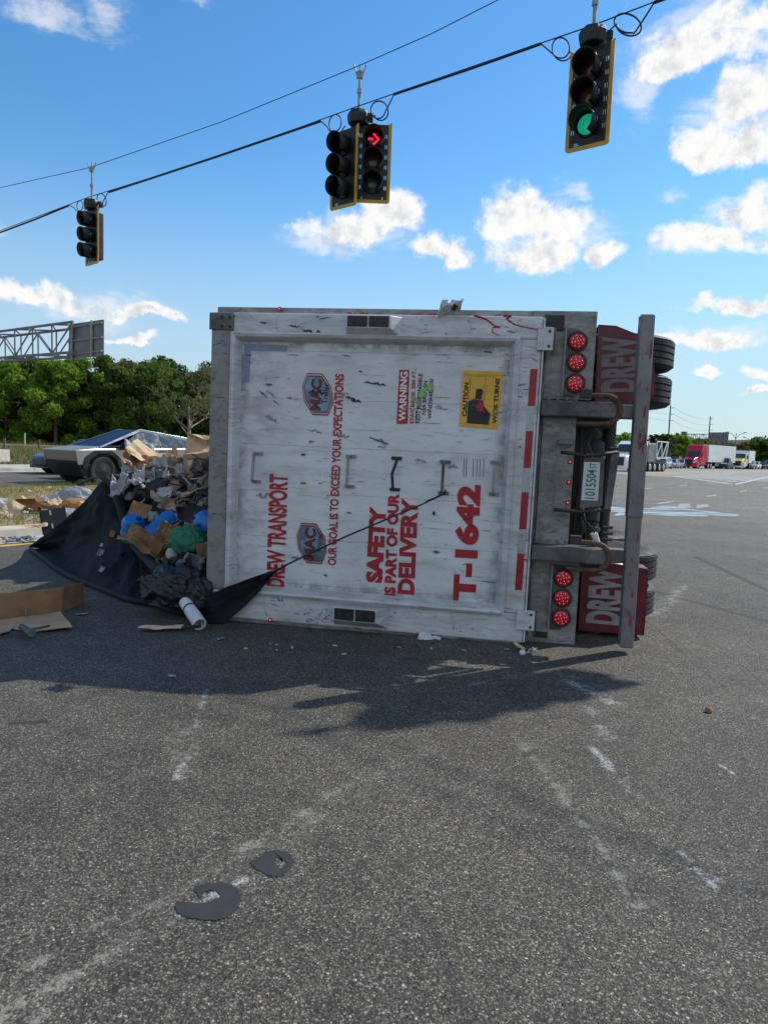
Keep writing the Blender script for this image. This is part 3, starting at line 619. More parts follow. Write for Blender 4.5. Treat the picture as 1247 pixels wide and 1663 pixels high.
# reflective strip down the hinge side
yy = -.0325
segs = [(600, 660, 1), (660, 700, 0), (700, 760, 1), (760, 799, 0), (799, 859, 1), (859, 898, 0), (898, 957, 1)]
for (a, b, rd) in segs:
    xa = lambda y: 866.5-(y-600)*.0705
    on_panel([FC(xa(b)-5.8, b), FC(xa(b)+5.8, b), FC(xa(a)+5.8, a), FC(xa(a)-5.8, a)], 'reflector', 'reflred' if rd else 'reflwhite', y=yy)
# barcode-like scrape above the last bar
m = MB()
for i, x in enumerate((753, 757, 768, 774, 779, 785)):
    a = FC(x, 745); b = FC(x-1, 775); m.slab([(a[0], DY, a[1]), (b[0], DY, b[1]), (b[0]+.004, DY, b[1]), (a[0]+.004, DY, a[1])], .001, (0, -1, 0))
part(m, 'ribbed_scrape', 'steel')
# grab bars
for i, (x, mt, y0_, y1_) in enumerate(((415, 'galv', 736, 782), (567, 'galv', 741, 790), (641, 'darksteel', 744, 795), (720, 'steel', 750, 801), (802, 'galv', 751, 803))):
    a = Vector(FC(x+1, y0_)); b = Vector(FC(x-2, y1_)); m = MB()
    bend = .0 if i != 2 else .02
    m.tube([(a.x, PY+.01, a.y), (a.x, -.015, a.y-.004), (a.x+bend, -.05, a.y-.02), ((a.x+b.x)/2-bend*.6, -.052, (a.y+b.y)/2), (b.x, -.05, b.y+.02), (b.x, -.015, b.y+.004), (b.x, PY+.01, b.y)], .0125, 8)
    for q in (a, b): m.box(q.x-.034, q.x+.050, PY-.012, PY+.004, q.y-.013, q.y+.013)
    part(m, 'grab_bar', mt, smooth=True)
# small ragged holes
for (x, y_) in ((492, 738), (492, 785), (708, 897)):
    c = Vector(FC(x, y_)); pts = [(c.x+.03*math.cos(a*.7854)*random.uniform(.5, 1.1), DY-.001, c.y+.012*math.sin(a*.7854)*random.uniform(.5, 1.2)) for a in range(8)]
    m = MB(); m.slab(pts, .001, (0, -1, 0)); part(m, 'torn_hole', 'card_d' if y_ == 785 else 'steel')
# scuffs gouged through the paint (each with its own ragged outline)
def scuff(m, px, py, L, H, ang, y):
    c = Vector(FC(px, py)); n = 17; up = []; dn = []; ph = random.random()*9; wave = lambda t: .35*H*noise.noise(Vector((t*3, ph, 0)))*2
    for i in range(n):
        t = i/(n-1)*2-1; w = (1-t*t)**.7
        up.append((t*L/2, wave(t)+w*H/2*random.uniform(.05, 1.1))); dn.append((t*L/2+random.uniform(-.003, .003), wave(t)-w*H/2*random.uniform(.05, 1.0)-.0003))
    pts = up+dn[::-1]; ca, sa = math.cos(ang), math.sin(ang)
    m.slab([(c.x+a*ca-b*sa, y, c.y+a*sa+b*ca) for a, b in pts][::-1], .0008, (0, -1, 0))
sk, sg = MB(), MB()
for (x, y_, L, H, a) in ((608, 622, .24, .03, -.1), (475, 576, .12, .012, -.05), (562, 577, .10, .012, -.1), (585, 603, .04, .015, -.4), (515, 637, .20, .05, -.05), (573, 648, .18, .04, -.2), (436, 624, .08, .03, .1), (470, 646, .05, .015, -.4), (427, 640, .12, .014, -.7), (447, 653, .10, .01, -.55),
                         (680, 664, .22, .012, -.03), (717, 664, .13, .008, 0), (700, 687, .22, .007, 0), (716, 645, .2, .006, 0), (375, 570, .20, .008, -.12), (403, 576, .08, .01, .0), (360, 602, .1, .008, .3), (388, 632, .2, .005, -.1),
                         (760, 842, .16, .012, .35), (862, 822, .08, .018, .45), (838, 620, .06, .03, .2), (840, 633, .08, .008, -.1), (845, 691, .09, .006, 0), (704, 833, .03, .05, .2), (790, 945, .12, .008, -.02), (790, 862, .12, .008, -.03), (792, 571, .09, .018, -.2), (720, 576, .14, .005, 0), (672, 576, .18, .004, 0), (602, 838, .06, .006, .1), (520, 785, .05, .012, .2), (532, 805, .04, .012, .3),
                         (566, 833, .06, .015, -.2), (495, 908, .05, .02, .4), (730, 850, .03, .01, 0), (683, 852, .03, .01, .3), (722, 908, .03, .006, .2), (755, 917, .05, .01, .2), (487, 966, .05, .03, -.3), (528, 935, .05, .02, -.4)):
    scuff(sk, x, y_, L*.8, H*.9, a, DY-.009 if x < 560 and 600 < y_ < 650 else DY-.0045)
for (x, y_, L, H, a) in ((440, 640, .14, .04, -.55), (440, 680, .16, .05, -.5), (512, 640, .2, .09, 0), (510, 700, .16, .03, -.1), (505, 717, .07, .04, .3), (555, 708, .16, .05, -.1), (615, 716, .22, .045, -.3), (620, 725, .1, .03, .2), (683, 748, .13, .045, -.2), (712, 660, .08, .03, 0), (655, 665, .08, .08, .2), (558, 640, .1, .04, .1), (808, 670, .1, .06, .2), (735, 758, .1, .06, -.2), (425, 805, .14, .07, 0), (545, 858, .04, .03, 0), (478, 906, .08, .04, .3), (440, 975, .2, .05, 0)):
    scuff(sg, x, y_, L*.8, H*.7, a, DY-.003)
for i in range(60):
    x = random.uniform(392, 830); y_ = random.uniform(560, 960); scuff(sk if i % 3 else sg, x, y_, random.uniform(.08, .42), random.uniform(.0008, .0026), random.gauss(-.02, .04), DY-.0037)
for i in range(120):
    x = random.uniform(392, 830); y_ = random.uniform(560, 940); scuff(sk if random.random() < .6 else sg, x, y_, random.uniform(.008, .07), random.uniform(.001, .006), random.gauss(0, .12), DY-.0036)
def onto_frame(mb):
    for v in mb.v: v.y -= .0
o = part(sk, 'scuff_marks', 'darksteel'); o['kind'] = 'stuff'; o = part(sg, 'scuff_marks', simple('bare_primer', (.24, .235, .22), .7, var=.3, scale=20)); o['kind'] = 'stuff'
sf = MB()
for (x, y_, L, H, a) in ((515, 541, .26, .05, -.12), (540, 548, .14, .022, -.05), (480, 531, .12, .03, -.1), (430, 525, .08, .03, 0), (530, 518, .12, .02, .1), (370, 575, .12, .008, -.1), (833, 541, .06, .01, 0), (827, 539, .05, .02, .0)):
    scuff(sf, x, y_, L*.9, H*.6, a, -.0325)
for i in range(90):
    e_ = random.choice('tblr'); x, y_ = {'t': (random.uniform(360, 870), random.uniform(512, 545)), 'b': (random.uniform(470, 830), random.uniform(985, 1025)), 'l': (random.uniform(342, 380), random.uniform(540, 960)), 'r': (random.uniform(842, 860), random.uniform(560, 940))}[e_]
    scuff(sf, x, y_, random.uniform(.01, .09), random.uniform(.001, .012), random.gauss(0, .15), -.0325)
o = part(sf, 'scuff_marks', 'darksteel'); o['kind'] = 'stuff'
bl = MB()
for i in range(26): scuff(bl, random.choice((random.gauss(458, 8), random.gauss(535, 12))), 0, 0, 0, 0, 0) if False else None
for i in range(34):
    x, y_ = (random.gauss(457, 7), random.gauss(974, 4)) if i < 10 else (random.gauss(520, 16), random.gauss(996, 6)); scuff(bl, x, y_+(x-457)*.07, random.uniform(.01, .05), random.uniform(.004, .014), random.gauss(.2, .6), -.0325)
part(bl, 'blue_smears', simple('blue_smear', (.06, .13, .32), .6))
rg = MB()
for pts in (((770, 513), (790, 520), (803, 530), (812, 533), (800, 533), (799, 540), (815, 549)), ((817, 514), (830, 514), (822, 519), (835, 528), (850, 532), (872, 536))):
    q = [FC(*p) for p in pts]
    for i in range(len(q)-1): rg.tube([(q[i][0], -.032, q[i][1]), (q[i+1][0], -.032, q[i+1][1])], .0055*(1.3-i*.15), 5)
part(rg, 'red_stripe', 'red')
# raised weld plates on the frame corners
m = MB()
def wl2(pts, r=.004, y=-.033):
    q = [FC(*p) for p in pts]; m.tube([(a, y, b) for a, b in q], r, 5)
wl2([(455, 512), (450, 525), (452, 533), (455, 542), (449, 545), (385, 545)]); wl2([(766, 514), (762, 521), (766, 532), (762, 545), (760, 551), (836, 553), (839, 580), (850, 583), (860, 580), (872, 587)])
wl2([(736, 1022), (738, 1012), (733, 1000), (735, 993), (808, 998), (811, 965), (822, 972), (845, 966)]); wl2([(432, 965), (432, 985), (436, 998)])
part(m, 'weld_bead', 'frame', smooth=True)
# thin edge of the bottom rail and the lower side marker wire
part(MB().box(.15, DW-.02, -.012, .10, -.035, -.002), 'bottom_rail', 'sill', bevel=.006)
# lamp housings
for (x0, x1, yt, yb, yl) in ((566, 655, 516, 550, 0), (545, 632, 982, 1016, 1)):
    a = Vector(FC(x0, (yt+yb)/2)); b = Vector(FC(x1, (yt+yb)/2)); u1, u2 = a.x, b.x; vt_ = FC((x0+x1)/2, yt)[1]; vb = FC((x0+x1)/2, yb)[1]
    m = MB(); top_ = vt_; 
    m.hexa([(u1, -.031, vb), (u2, -.031, vb), (u2, -.031, vt_), (u1, -.031, vt_), (u1+.006, -.135, vb+.062), (u2-.085, -.135, vb+.062), (u2-.085, -.135, vt_-.004), (u1+.006, -.135, vt_-.004)])
    h = part(m, 'lamp_housing', 'frame', bevel=.006)
    lw = (u2-.095-u1-.02)/2
    for k in range(2):
        x = u1+.02+k*(lw+.006); l = part(MB().box(x, x+lw-.006, -.146, -.133, vb+.070, vt_-.012), 'lamp', 'blackplastic', h, bevel=.006)
        m = MB()
        for q in (.28, .72): m.cyl((x+lw*q, -.145, (vb+vt_)/2+.029), (x+lw*q, -.151, (vb+vt_)/2+.029), .019, n=16)
        part(m, 'lamp_lens', 'darksteel', l)
# torn brackets
for (px, py, s_, flip) in ((730, 506, 1, 1), (700, 1034, 1, -1)):
    c = Vector(FC(px, py)); m = MB(); n = 8
    g_ = []
    for j in range(5):
        for i in range(n):
            t = i/(n-1); q = j/4
            g_.append(Vector((c.x+(t-.5)*.17+q*.03*flip, -.05-.06*math.sin(q*2.4)+random.uniform(-.012, .012), c.y+flip*(-.055+q*.12)*(1-.3*t)+(.035*t if flip > 0 else -.03*t)+random.uniform(-.010, .010))))
    m.open = True; m.v = g_
    for j in range(4):
        for i in range(n-1):
            if j == 3 and i in (2, 5): continue
            a = j*n+i; m.f.append((a, a+1, a+n+1, a+n))
    part(m, 'torn_bracket', 'frame', thick=.007)
    part(MB().cyl((c.x+.03, -.09, c.y+.0), (c.x+.055, -.11, c.y+.03*flip), .018, n=8), 'bracket_pin', 'darksteel')
# latch plate, hinges
a = FC(346, 509); b = FC(382, 537); lp = part(MB().box(a[0]-.01, b[0], -.046, -.031, b[1], a[1]+.0), 'latch_plate', 'steel', bevel=.004)
for (x, y_) in ((364, 516), (377, 517), (364, 531), (377, 532)):
    c = FC(x, y_); part(MB().cyl((c[0], -.046, c[1]), (c[0], -.058, c[1]), .012, n=6), 'bolt', 'darksteel', lp)
for (x0, y0_, x1, y1_) in ((873, 533, 896, 571), (839, 988, 866, 1022)):
    a = FC(x0, y0_); b = FC(x1, y1_); h = part(MB().box(a[0], b[0], -.062, -.028, b[1], a[1]), 'hinge', 'frame', bevel=.005)
    part(MB().cyl((b[0]+.004, -.03, b[1]-.03), (b[0]+.004, -.03, a[1]+.0), .014, n=10), 'hinge_pin', 'steel', h)
    for q in (.18, .82): part(MB().cyl((b[0]-.03, -.062, b[1]+(a[1]-b[1])*q), (b[0]-.03, -.07, b[1]+(a[1]-b[1])*q), .011, n=6), 'bolt', 'darksteel', h)
# door edge lip
part(MB().box(DW+.002, DW+.016, -.034, .08, .01, DH-.01), 'door_edge', 'frame')
# sill plate behind the door
SY = .10
sp = MB()
vu0, vu1 = FC(935, 655, SY)[1], FC(935, 905, SY)[1]
part(MB().box(2.60, 3.085, SY, SY+.09, 1.94, 2.62), 'sill_plate', 'sill', bevel=.004)
part(MB().box(2.725, 2.985, SY+.001, SY+.09, .665, 1.935), 'sill_plate', 'sill', bevel=.004)
part(MB().box(2.66, 3.09, SY, SY+.09, -.03, .66), 'sill_plate', 'sill', bevel=.004)
part(MB().box(2.60, 2.72, SY-.03, SY-.001, .05, 2.4), 'sill_channel', 'steel')
# grip slots in the top and bottom of the plate
for (a, b) in (((885, 512), (915, 538)), ((866, 1024), (888, 1036))):
    p = FC(*a, SY); q = FC(*b, SY); part(MB().box(p[0], q[0], SY-.012, SY-.002, q[1], p[1]), 'lifting_eye', 'darksteel', bevel=.004)
# tail lights, three above and three below
for cols in (((937, 555), (935, 589), (933, 623)), ((914, 938), (912, 970), (910, 1002))):
    cs = [Vector(FC(*c, SY)) for c in cols]
    x = (cs[0].x+cs[2].x)/2
    bx = part(MB().box(x-.095, x+.005, SY-.022, SY-.002, cs[2].y-.10, cs[0].y+.10), 'lamp_bracket', 'steel', bevel=.004)
    rim = MB().box(x-.10, x-.088, SY-.045, SY-.002, cs[2].y-.105, cs[0].y+.105); part(rim, 'bracket_flange', 'sill', bx)
    for c in cs:
        t = part(MB().lathe([(.078, 0), (.078, .022), (.066, .030), (.060, .026)], (c.x, SY-.004, c.y), (0, -1, 0), 28), 'tail_light', 'darksteel', smooth=True)
        l = part(MB().lathe([(.060, .02), (.058, .034), (.040, .041), (.0, .043)], (c.x, SY-.004, c.y), (0, -1, 0), 24), 'tail_light_lens', 'lamp_red', t, smooth=True)
        m = MB()
        for (r_, n_) in ((.0, 1), (.022, 4), (.043, 8)):
            for k in range(n_):
                a = 2*math.pi*k/n_+.3; m.cyl((c.x+r_*math.cos(a), SY-.040, c.y+r_*math.sin(a)), (c.x+r_*math.cos(a), SY-.0475, c.y+r_*math.sin(a)), .0034, n=6)
        part(m, 'led_dots', 'led', l)
# small marker lamps
for (px, py, dp) in ((455, 502, .12), (440, 1006, -.02), (925, 750, SY), (923, 783, SY), (921, 816, SY)):
    c = FC(px, py, dp); t = part(MB().lathe([(.019, 0), (.019, .008), (.012, .014)], (c[0], dp-.001, c[1]), (0, -1, 0), 14), 'marker_lamp', 'lamp_red', smooth=True)
    part(MB().cyl((c[0], dp-.014, c[1]), (c[0], dp-.019, c[1]), .0055, n=8), 'led_dots', 'led', t)
# frame rails, stub of each running back along the trailer
def vpx(py, px=940, dep=0.0): return FC(px, py, dep)[1]
for (vc, hh) in ((1.86, .06), (.735, .06)):
    part(MB().box(2.70, 3.27, -.06, .10, vc-hh, vc+hh), 'rail_end', 'steel', bevel=.012)
    part(MB().box(2.71, 3.24, .105, .17, vc-hh-.07, vc+hh+.0), 'rail_gusset', 'darksteel', bevel=.01)
    part(MB().box(2.80, 3.0, .2, LEN-.8, vc-.05, vc+.05), 'chassis_rail', 'darksteel')
    part(MB().box(3.15, 3.42, .06, .16, vc-.055, vc+.055), 'bumper_arm', 'post', bevel=.012)
    # rusty recovery loop
    m = MB(); pts = [(3.03, -.03, vc+.105), (3.16, -.05, vc+.105)]+[(3.18+.10*math.sin(a), -.06, vc-.0+.105*math.cos(a)) for a in [i*math.pi/10 for i in range(11)]]+[(3.10, -.04, vc-.11), (2.98, .0, vc-.105)]
    m.tube(pts, .021, 10); part(m, 'recovery_loop', 'rust', smooth=True)
    part(MB().box(2.985, 3.07, -.055, -.0, vc+.085, vc+.155), 'loop_lug', 'darksteel', bevel=.006)
    m = MB()
    for k in range(4): m.cyl((2.76+k*.07, SY-.0, vc+.085), (2.76+k*.07, SY-.022, vc+.085), .015, n=6)
    part(m, 'rivets', 'galv_d')
# bumper post
m = MB(); a = FC(1050, 512, -.01); b = FC(1015, 1050, -.01)
pt = Vector((a[0], a[1])); pb = Vector((b[0], b[1])); w = .052
m.hexa([(pb.x-w, -.065, pb.y), (pb.x+w, -.065, pb.y), (pb.x+w, .045, pb.y), (pb.x-w, .045, pb.y), (pt.x-w, -.065, pt.y), (pt.x+w, -.065, pt.y), (pt.x+w, .045, pt.y), (pt.x-w, .045, pt.y)])
post = part(m, 'bumper_post', 'post', bevel=.014, seg=3)
m = MB(); q = pb.lerp(pt, .42); q0 = pb.lerp(pt, .13)
m.hexa([(x, y_, v) for v, cx in ((pb.lerp(pt, .40).y, pb.lerp(pt, .40).x), (pb.lerp(pt, .62).y, pb.lerp(pt, .62).x)) for x, y_ in ((cx-w-.005, -.072), (cx+w+.004, -.072), (cx+w+.004, .05), (cx-w-.005, .05))]); part(m, 'post_sleeve', 'post', post, bevel=.012)
m = MB()
for i in range(20):
    t = random.choice((random.gauss(.93, .04), random.gauss(.80, .05), random.gauss(.62, .03), random.gauss(.3, .05), random.gauss(.1, .05), .64)); t = min(.99, max(.01, t)); c = pb.lerp(pt, t)
    hgt = random.uniform(.015, .06); ww = random.uniform(.004, .011); x = c.x+random.uniform(-.01, .035)
    yz = -.0665 if not (.40 < t < .62) else -.0735
    m.slab([(x-ww, yz, c.y-hgt), (x+ww*.6, yz, c.y-hgt*.7), (x+ww, yz, c.y+hgt*.2), (x+ww*.3, yz, c.y+hgt), (x-ww*.7, yz, c.y+hgt*.4)], .0008, (0, -1, 0))
part(m, 'red_paint_traces', simple('post_red_traces', (.20, .03, .045), .6, var=.4, scale=20), post)['kind'] = 'stuff'
# number plate holder
fr_ = MB(); A = FC(907, 728, -.03); B = FC(896, 838, -.03); C = FC(1004, 735, -.03); D = FC(991, 832, -.03)
holder = part(MB().tube([(A[0]+.1, SY, A[1]+.02), (A[0], SY-.03, A[1]+.01), (A[0], -.02, A[1]), (B[0], -.02, B[1]), (B[0]+.10, SY, B[1])], .010, 6), 'plate_holder', 'galv_d', smooth=True)
m = MB(); m.tube([(A[0]+.02, -.01, A[1]-.03), (A[0]+.12, -.05, A[1]-.035), (A[0]+.2, -.03, A[1]-.05), (C[0], -.02, C[1])], .014, 8); m.tube([(B[0]+.0, -.01, B[1]+.05), (B[0]+.2, -.03, B[1]+.045), (D[0], -.02, D[1]+.02)], .014, 8)
part(m, 'hose', 'darksteel', holder, smooth=True)
m = MB().hexa([(C[0]-.05, -.03, C[1]-.0), (C[0]+.01, -.03, C[1]), (C[0]+.01, 0, C[1]), (C[0]-.05, 0, C[1]), (D[0]-.05, -.03, D[1]), (D[0]+.0, -.03, D[1]), (D[0]+.0, 0, D[1]), (D[0]-.05, 0, D[1])]); part(m, 'holder_bar', 'steel', holder, bevel=.006)
part(MB().hexa([(*FC(941, 826, -.02)[:1], -.008, FC(941, 826)[1]), (FC(977, 826)[0], -.008, FC(977, 822)[1]), (FC(977, 826)[0], -.001, FC(977, 822)[1]), (FC(941, 826)[0], -.001, FC(941, 826)[1]), (FC(947, 742)[0], -.008, FC(947, 742)[1]), (FC(981, 745)[0], -.008, FC(981, 745)[1]), (FC(981, 745)[0], -.001, FC(981, 745)[1]), (FC(947, 742)[0], -.001, FC(947, 742)[1])]), 'plate_backing', 'steel', holder, bevel=.003)
pl = MB().slab([(p[0], -.0105, p[1]) for p in (FC(943, 812), FC(970, 813), FC(974, 751), FC(948, 750))], .002, (0, -1, 0)); pl = part(pl, 'number_plate', 'platecol', holder)
vtext('1015504', (965, 810), (968.5, 763), 949, 'plategreen', 'plate_lettering', y=-.0135, bold=.01, parent=pl); vtext('ST', (967.5, 761), (968.5, 752), 956, 'plategreen', 'plate_lettering', y=-.0135, bold=.0, parent=pl)
part(MB().box(A[0]+.0, A[0]+.12, SY-.03, SY-.002, A[1]+.03, A[1]+.075), 'holder_lug', 'galv_d', holder, bevel=.01)
# undercarriage: axles, air springs, brake chambers, hoses, tyres, fenders
def tyre(u, y, v, R=.52, wd=.26, parent=None):
    prof = [(.28, -wd/2+.03), (.33, -wd/2+.005), (R-.09, -wd/2), (R-.035, -wd/2+.012), (R-.008, -wd/2+.035)]
    g = wd-.07; n = 4
    for k in range(n+1):
        a = -wd/2+.035+g*k/n
        if k: prof += [(R-.014, a-.006)] if False else []
        prof += [(R, a+.004), (R, a+g/n-.012), (R-.014, a+g/n-.010), (R-.014, a+g/n-.002)] if k < n else []
    prof += [(R-.008, wd/2-.035), (R-.035, wd/2-.012), (R-.09, wd/2), (.33, wd/2-.005), (.28, wd/2-.03)]
    t = part(MB().lathe(prof, (u, y, v), (0, 0, 1), 64), 'tyre', 'rubber', smooth=True)
    part(MB().lathe([(.285, -wd/2+.035), (.27, -wd/2+.07), (.12, -.02), (.12, .04), (.27, wd/2-.07), (.285, wd/2-.035)], (u, y, v), (0, 0, 1), 32), 'rim', 'wheelsilver', t, smooth=True)
for y in (1.28, 2.55, 7.5):
    if y < 5:
        part(MB().cyl((3.40, y, .1), (3.40, y, 2.45), .07, n=16), 'axle', 'darksteel', smooth=True)
        for v in (2.445, 2.115, .53, .20): tyre(3.40, y, v, wd=.29)
for v in (1.62, .98):
    m = MB().lathe([(.10, -.18), (.135, -.15), (.145, -.09), (.125, -.05), (.15, -.01), (.15, .04), (.125, .07), (.14, .12), (.10, .16)], (3.10, .75, v), (.3, 0, 1), 22)
    part(m, 'air_spring', 'darksteel', smooth=True)
for v in (1.50, 1.12, .90):
    m = MB().lathe([(.05, -.16), (.085, -.15), (.085, -.02), (.098, -.015), (.098, .015), (.085, .02), (.085, .12), (.04, .15), (.02, .16)], (3.17, .42, v), (0, .15, 1), 20)
    part(m, 'brake_chamber', 'darksteel', smooth=True)
    m = MB()
    for k in range(5): m.cyl((3.17+.07*math.cos(k*1.256), .42+.07*math.sin(k*1.256), v-.06), (3.17+.07*math.cos(k*1.256), .42+.07*math.sin(k*1.256), v+.07), .009, n=6)
    part(m, 'chamber_bolts', 'darksteel')
m = MB(); m.cyl((3.30, .5, 1.55), (3.30, .5, .95), .05, n=12); m.box(3.0, 3.35, .55, .65, 1.25, 1.33).box(3.02, 3.3, .9, 1.0, .6, 1.9)
part(m, 'suspension_beam', 'darksteel')
part(MB().box(2.98, 3.26, 1.0, 2.9, .45, 2.2), 'suspension_shadow_block', 'darksteel', bevel=.04)  # solid block added to close a lit gap in the trailer's shadow
for (v, uu_) in ((1.78, 3.0), (1.25, 3.05), (.95, 3.02)):
    m = MB().cyl((3.0, .9, v), (3.22, .9, v), .11, n=20); part(m, 'air_tank', 'darksteel', smooth=True)
part(MB().cyl((2.95, .55, .95), (2.95, .55, 1.7), .10, n=20), 'air_tank', 'darksteel', smooth=True)
m = MB()
for k in range(9):
    u = random.uniform(3.0, 3.12); v = random.uniform(.85, 1.75); y = random.uniform(.18, .35)
    m.tube([(u, y, v), (u+.03, y+.02, v-.12), (u+random.uniform(-.03, .06), y+.03, v-.28), (u+random.uniform(-.03, .05), y, v-.42)], .009, 7)
m.tube([(3.03, .2, 1.75), (3.04, .18, 1.6), (3.05, .2, 1.3), (3.03, .2, .85)], .013, 7); m.tube([(3.12, .15, 1.78), (3.09, .12, 1.6), (3.15, .12, 1.45), (3.1, .16, 1.3)], .01, 7); m.tube([(3.08, .12, 1.1), (3.1, .1, 1.0), (3.18, .12, .92), (3.2, .16, .85)], .009, 7)
part(m, 'air_hoses', 'darksteel', smooth=True)
part(MB().cyl((3.18, .12, .90), (3.22, .14, .80), .028, n=12), 'hose_sleeve', 'pvc', smooth=True)
part(MB().box(3.0, 3.12, .3, 2.8, .78, 1.82), 'hanger_plate', 'darksteel', bevel=.01)
m = MB()
for k in range(5): m.cyl((3.28, .36, .83+k*.05+(.55 if k > 2 else 0)), (3.36, .36, .83+k*.05+(.55 if k > 2 else 0)), .013, n=6)
part(m, 'studs', 'darksteel')
# fenders: quarter rounds over the duals with the name on their rear faces
def fender(px, ptext, capx, tmat, v0, v1, curve):
    dep = .42; pts = [FC(*p, dep) for p in px]
    m = MB(); m.prism(pts, dep, dep+.02, 'y')
    f = part(m, 'fender_panel', 'maroon', bevel=.004)
    m = MB(); n = 8
    outer = [FC(*p, dep) for p in curve]
    prof = []
    for (u, v) in outer: prof.append((u, v))
    # side skin running forward over the tyres
    q = MB(); q.open = True; k = len(prof)
    for (u, v) in prof: q.v.append(Vector((u, dep, v)))
    for (u, v) in prof: q.v.append(Vector((u+.0, dep+.25, v)))
    for (u, v) in prof: q.v.append(Vector((u-.06, dep+.36, v)))
    for r_ in range(2):
        for i in range(k-1): q.f.append((r_*k+i, r_*k+i+1, (r_+1)*k+i+1, (r_+1)*k+i))
    part(q, 'fender_skin', 'maroon', f, thick=.01, smooth='all')
    vtext('DREW', *ptext, capx, tmat, 'lettering', y=dep-.002, bold=.045, parent=f, dep=dep)
up = [(965, 652), (972, 528), (1000, 530), (1020, 538), (1040, 546), (1052, 552), (1058, 575), (1062, 605), (1062, 640), (1054, 655), (1030, 657)]
fender(up, ((1036, 636), (1038, 545)), 975, 'letter_dim', 0, 0, [(972, 528), (1000, 530), (1020, 538), (1040, 546), (1052, 552), (1058, 575), (1062, 605), (1062, 640), (1054, 655)])
lo = [(938, 1024), (944, 917), (980, 914), (1052, 925), (1048, 980), (1044, 1032), (1000, 1029)]
fender(lo, ((1006, 1016), (1014, 926)), 950, 'letter_grey', 0, 0, [(944, 917), (980, 914), (1052, 925), (1048, 980), (1044, 1032)])

# ------------------------------------------------------------------ traffic signals on span wires
SP = [G(952, 242, 5.55), G(600, 332, 5.55), G(150, 430, 5.55)]
SP[1] = G(578, 335, 5.55)
LINE0 = SP[0]
def WP(px, py):          # a point of the span (vertical plane across the road)
    d = ray(px, py); return CAM+d*((LINE0-CAM).dot(ED)/d.dot(ED))
def slotplate(x0, x1, z0, z1, slots):
    xs = sorted({x0, x1}|{s[0] for s in slots}|{s[1] for s in slots}); zs = sorted({z0, z1}|{s[2] for s in slots}|{s[3] for s in slots})
    m = MB(); m.open = True; idx = {}
    for j, z in enumerate(zs):
        for i, x in enumerate(xs): idx[i, j] = len(m.v); m.v.append(Vector((x, 0, z)))
    for j in range(len(zs)-1):
        for i in range(len(xs)-1):
            cx, cz = (xs[i]+xs[i+1])/2, (zs[j]+zs[j+1])/2
            if any(s[0] < cx < s[1] and s[2] < cz < s[3] for s in slots): continue
            m.f.append((idx[i, j], idx[i+1, j], idx[i+1, j+1], idx[i, j+1]))
    return m
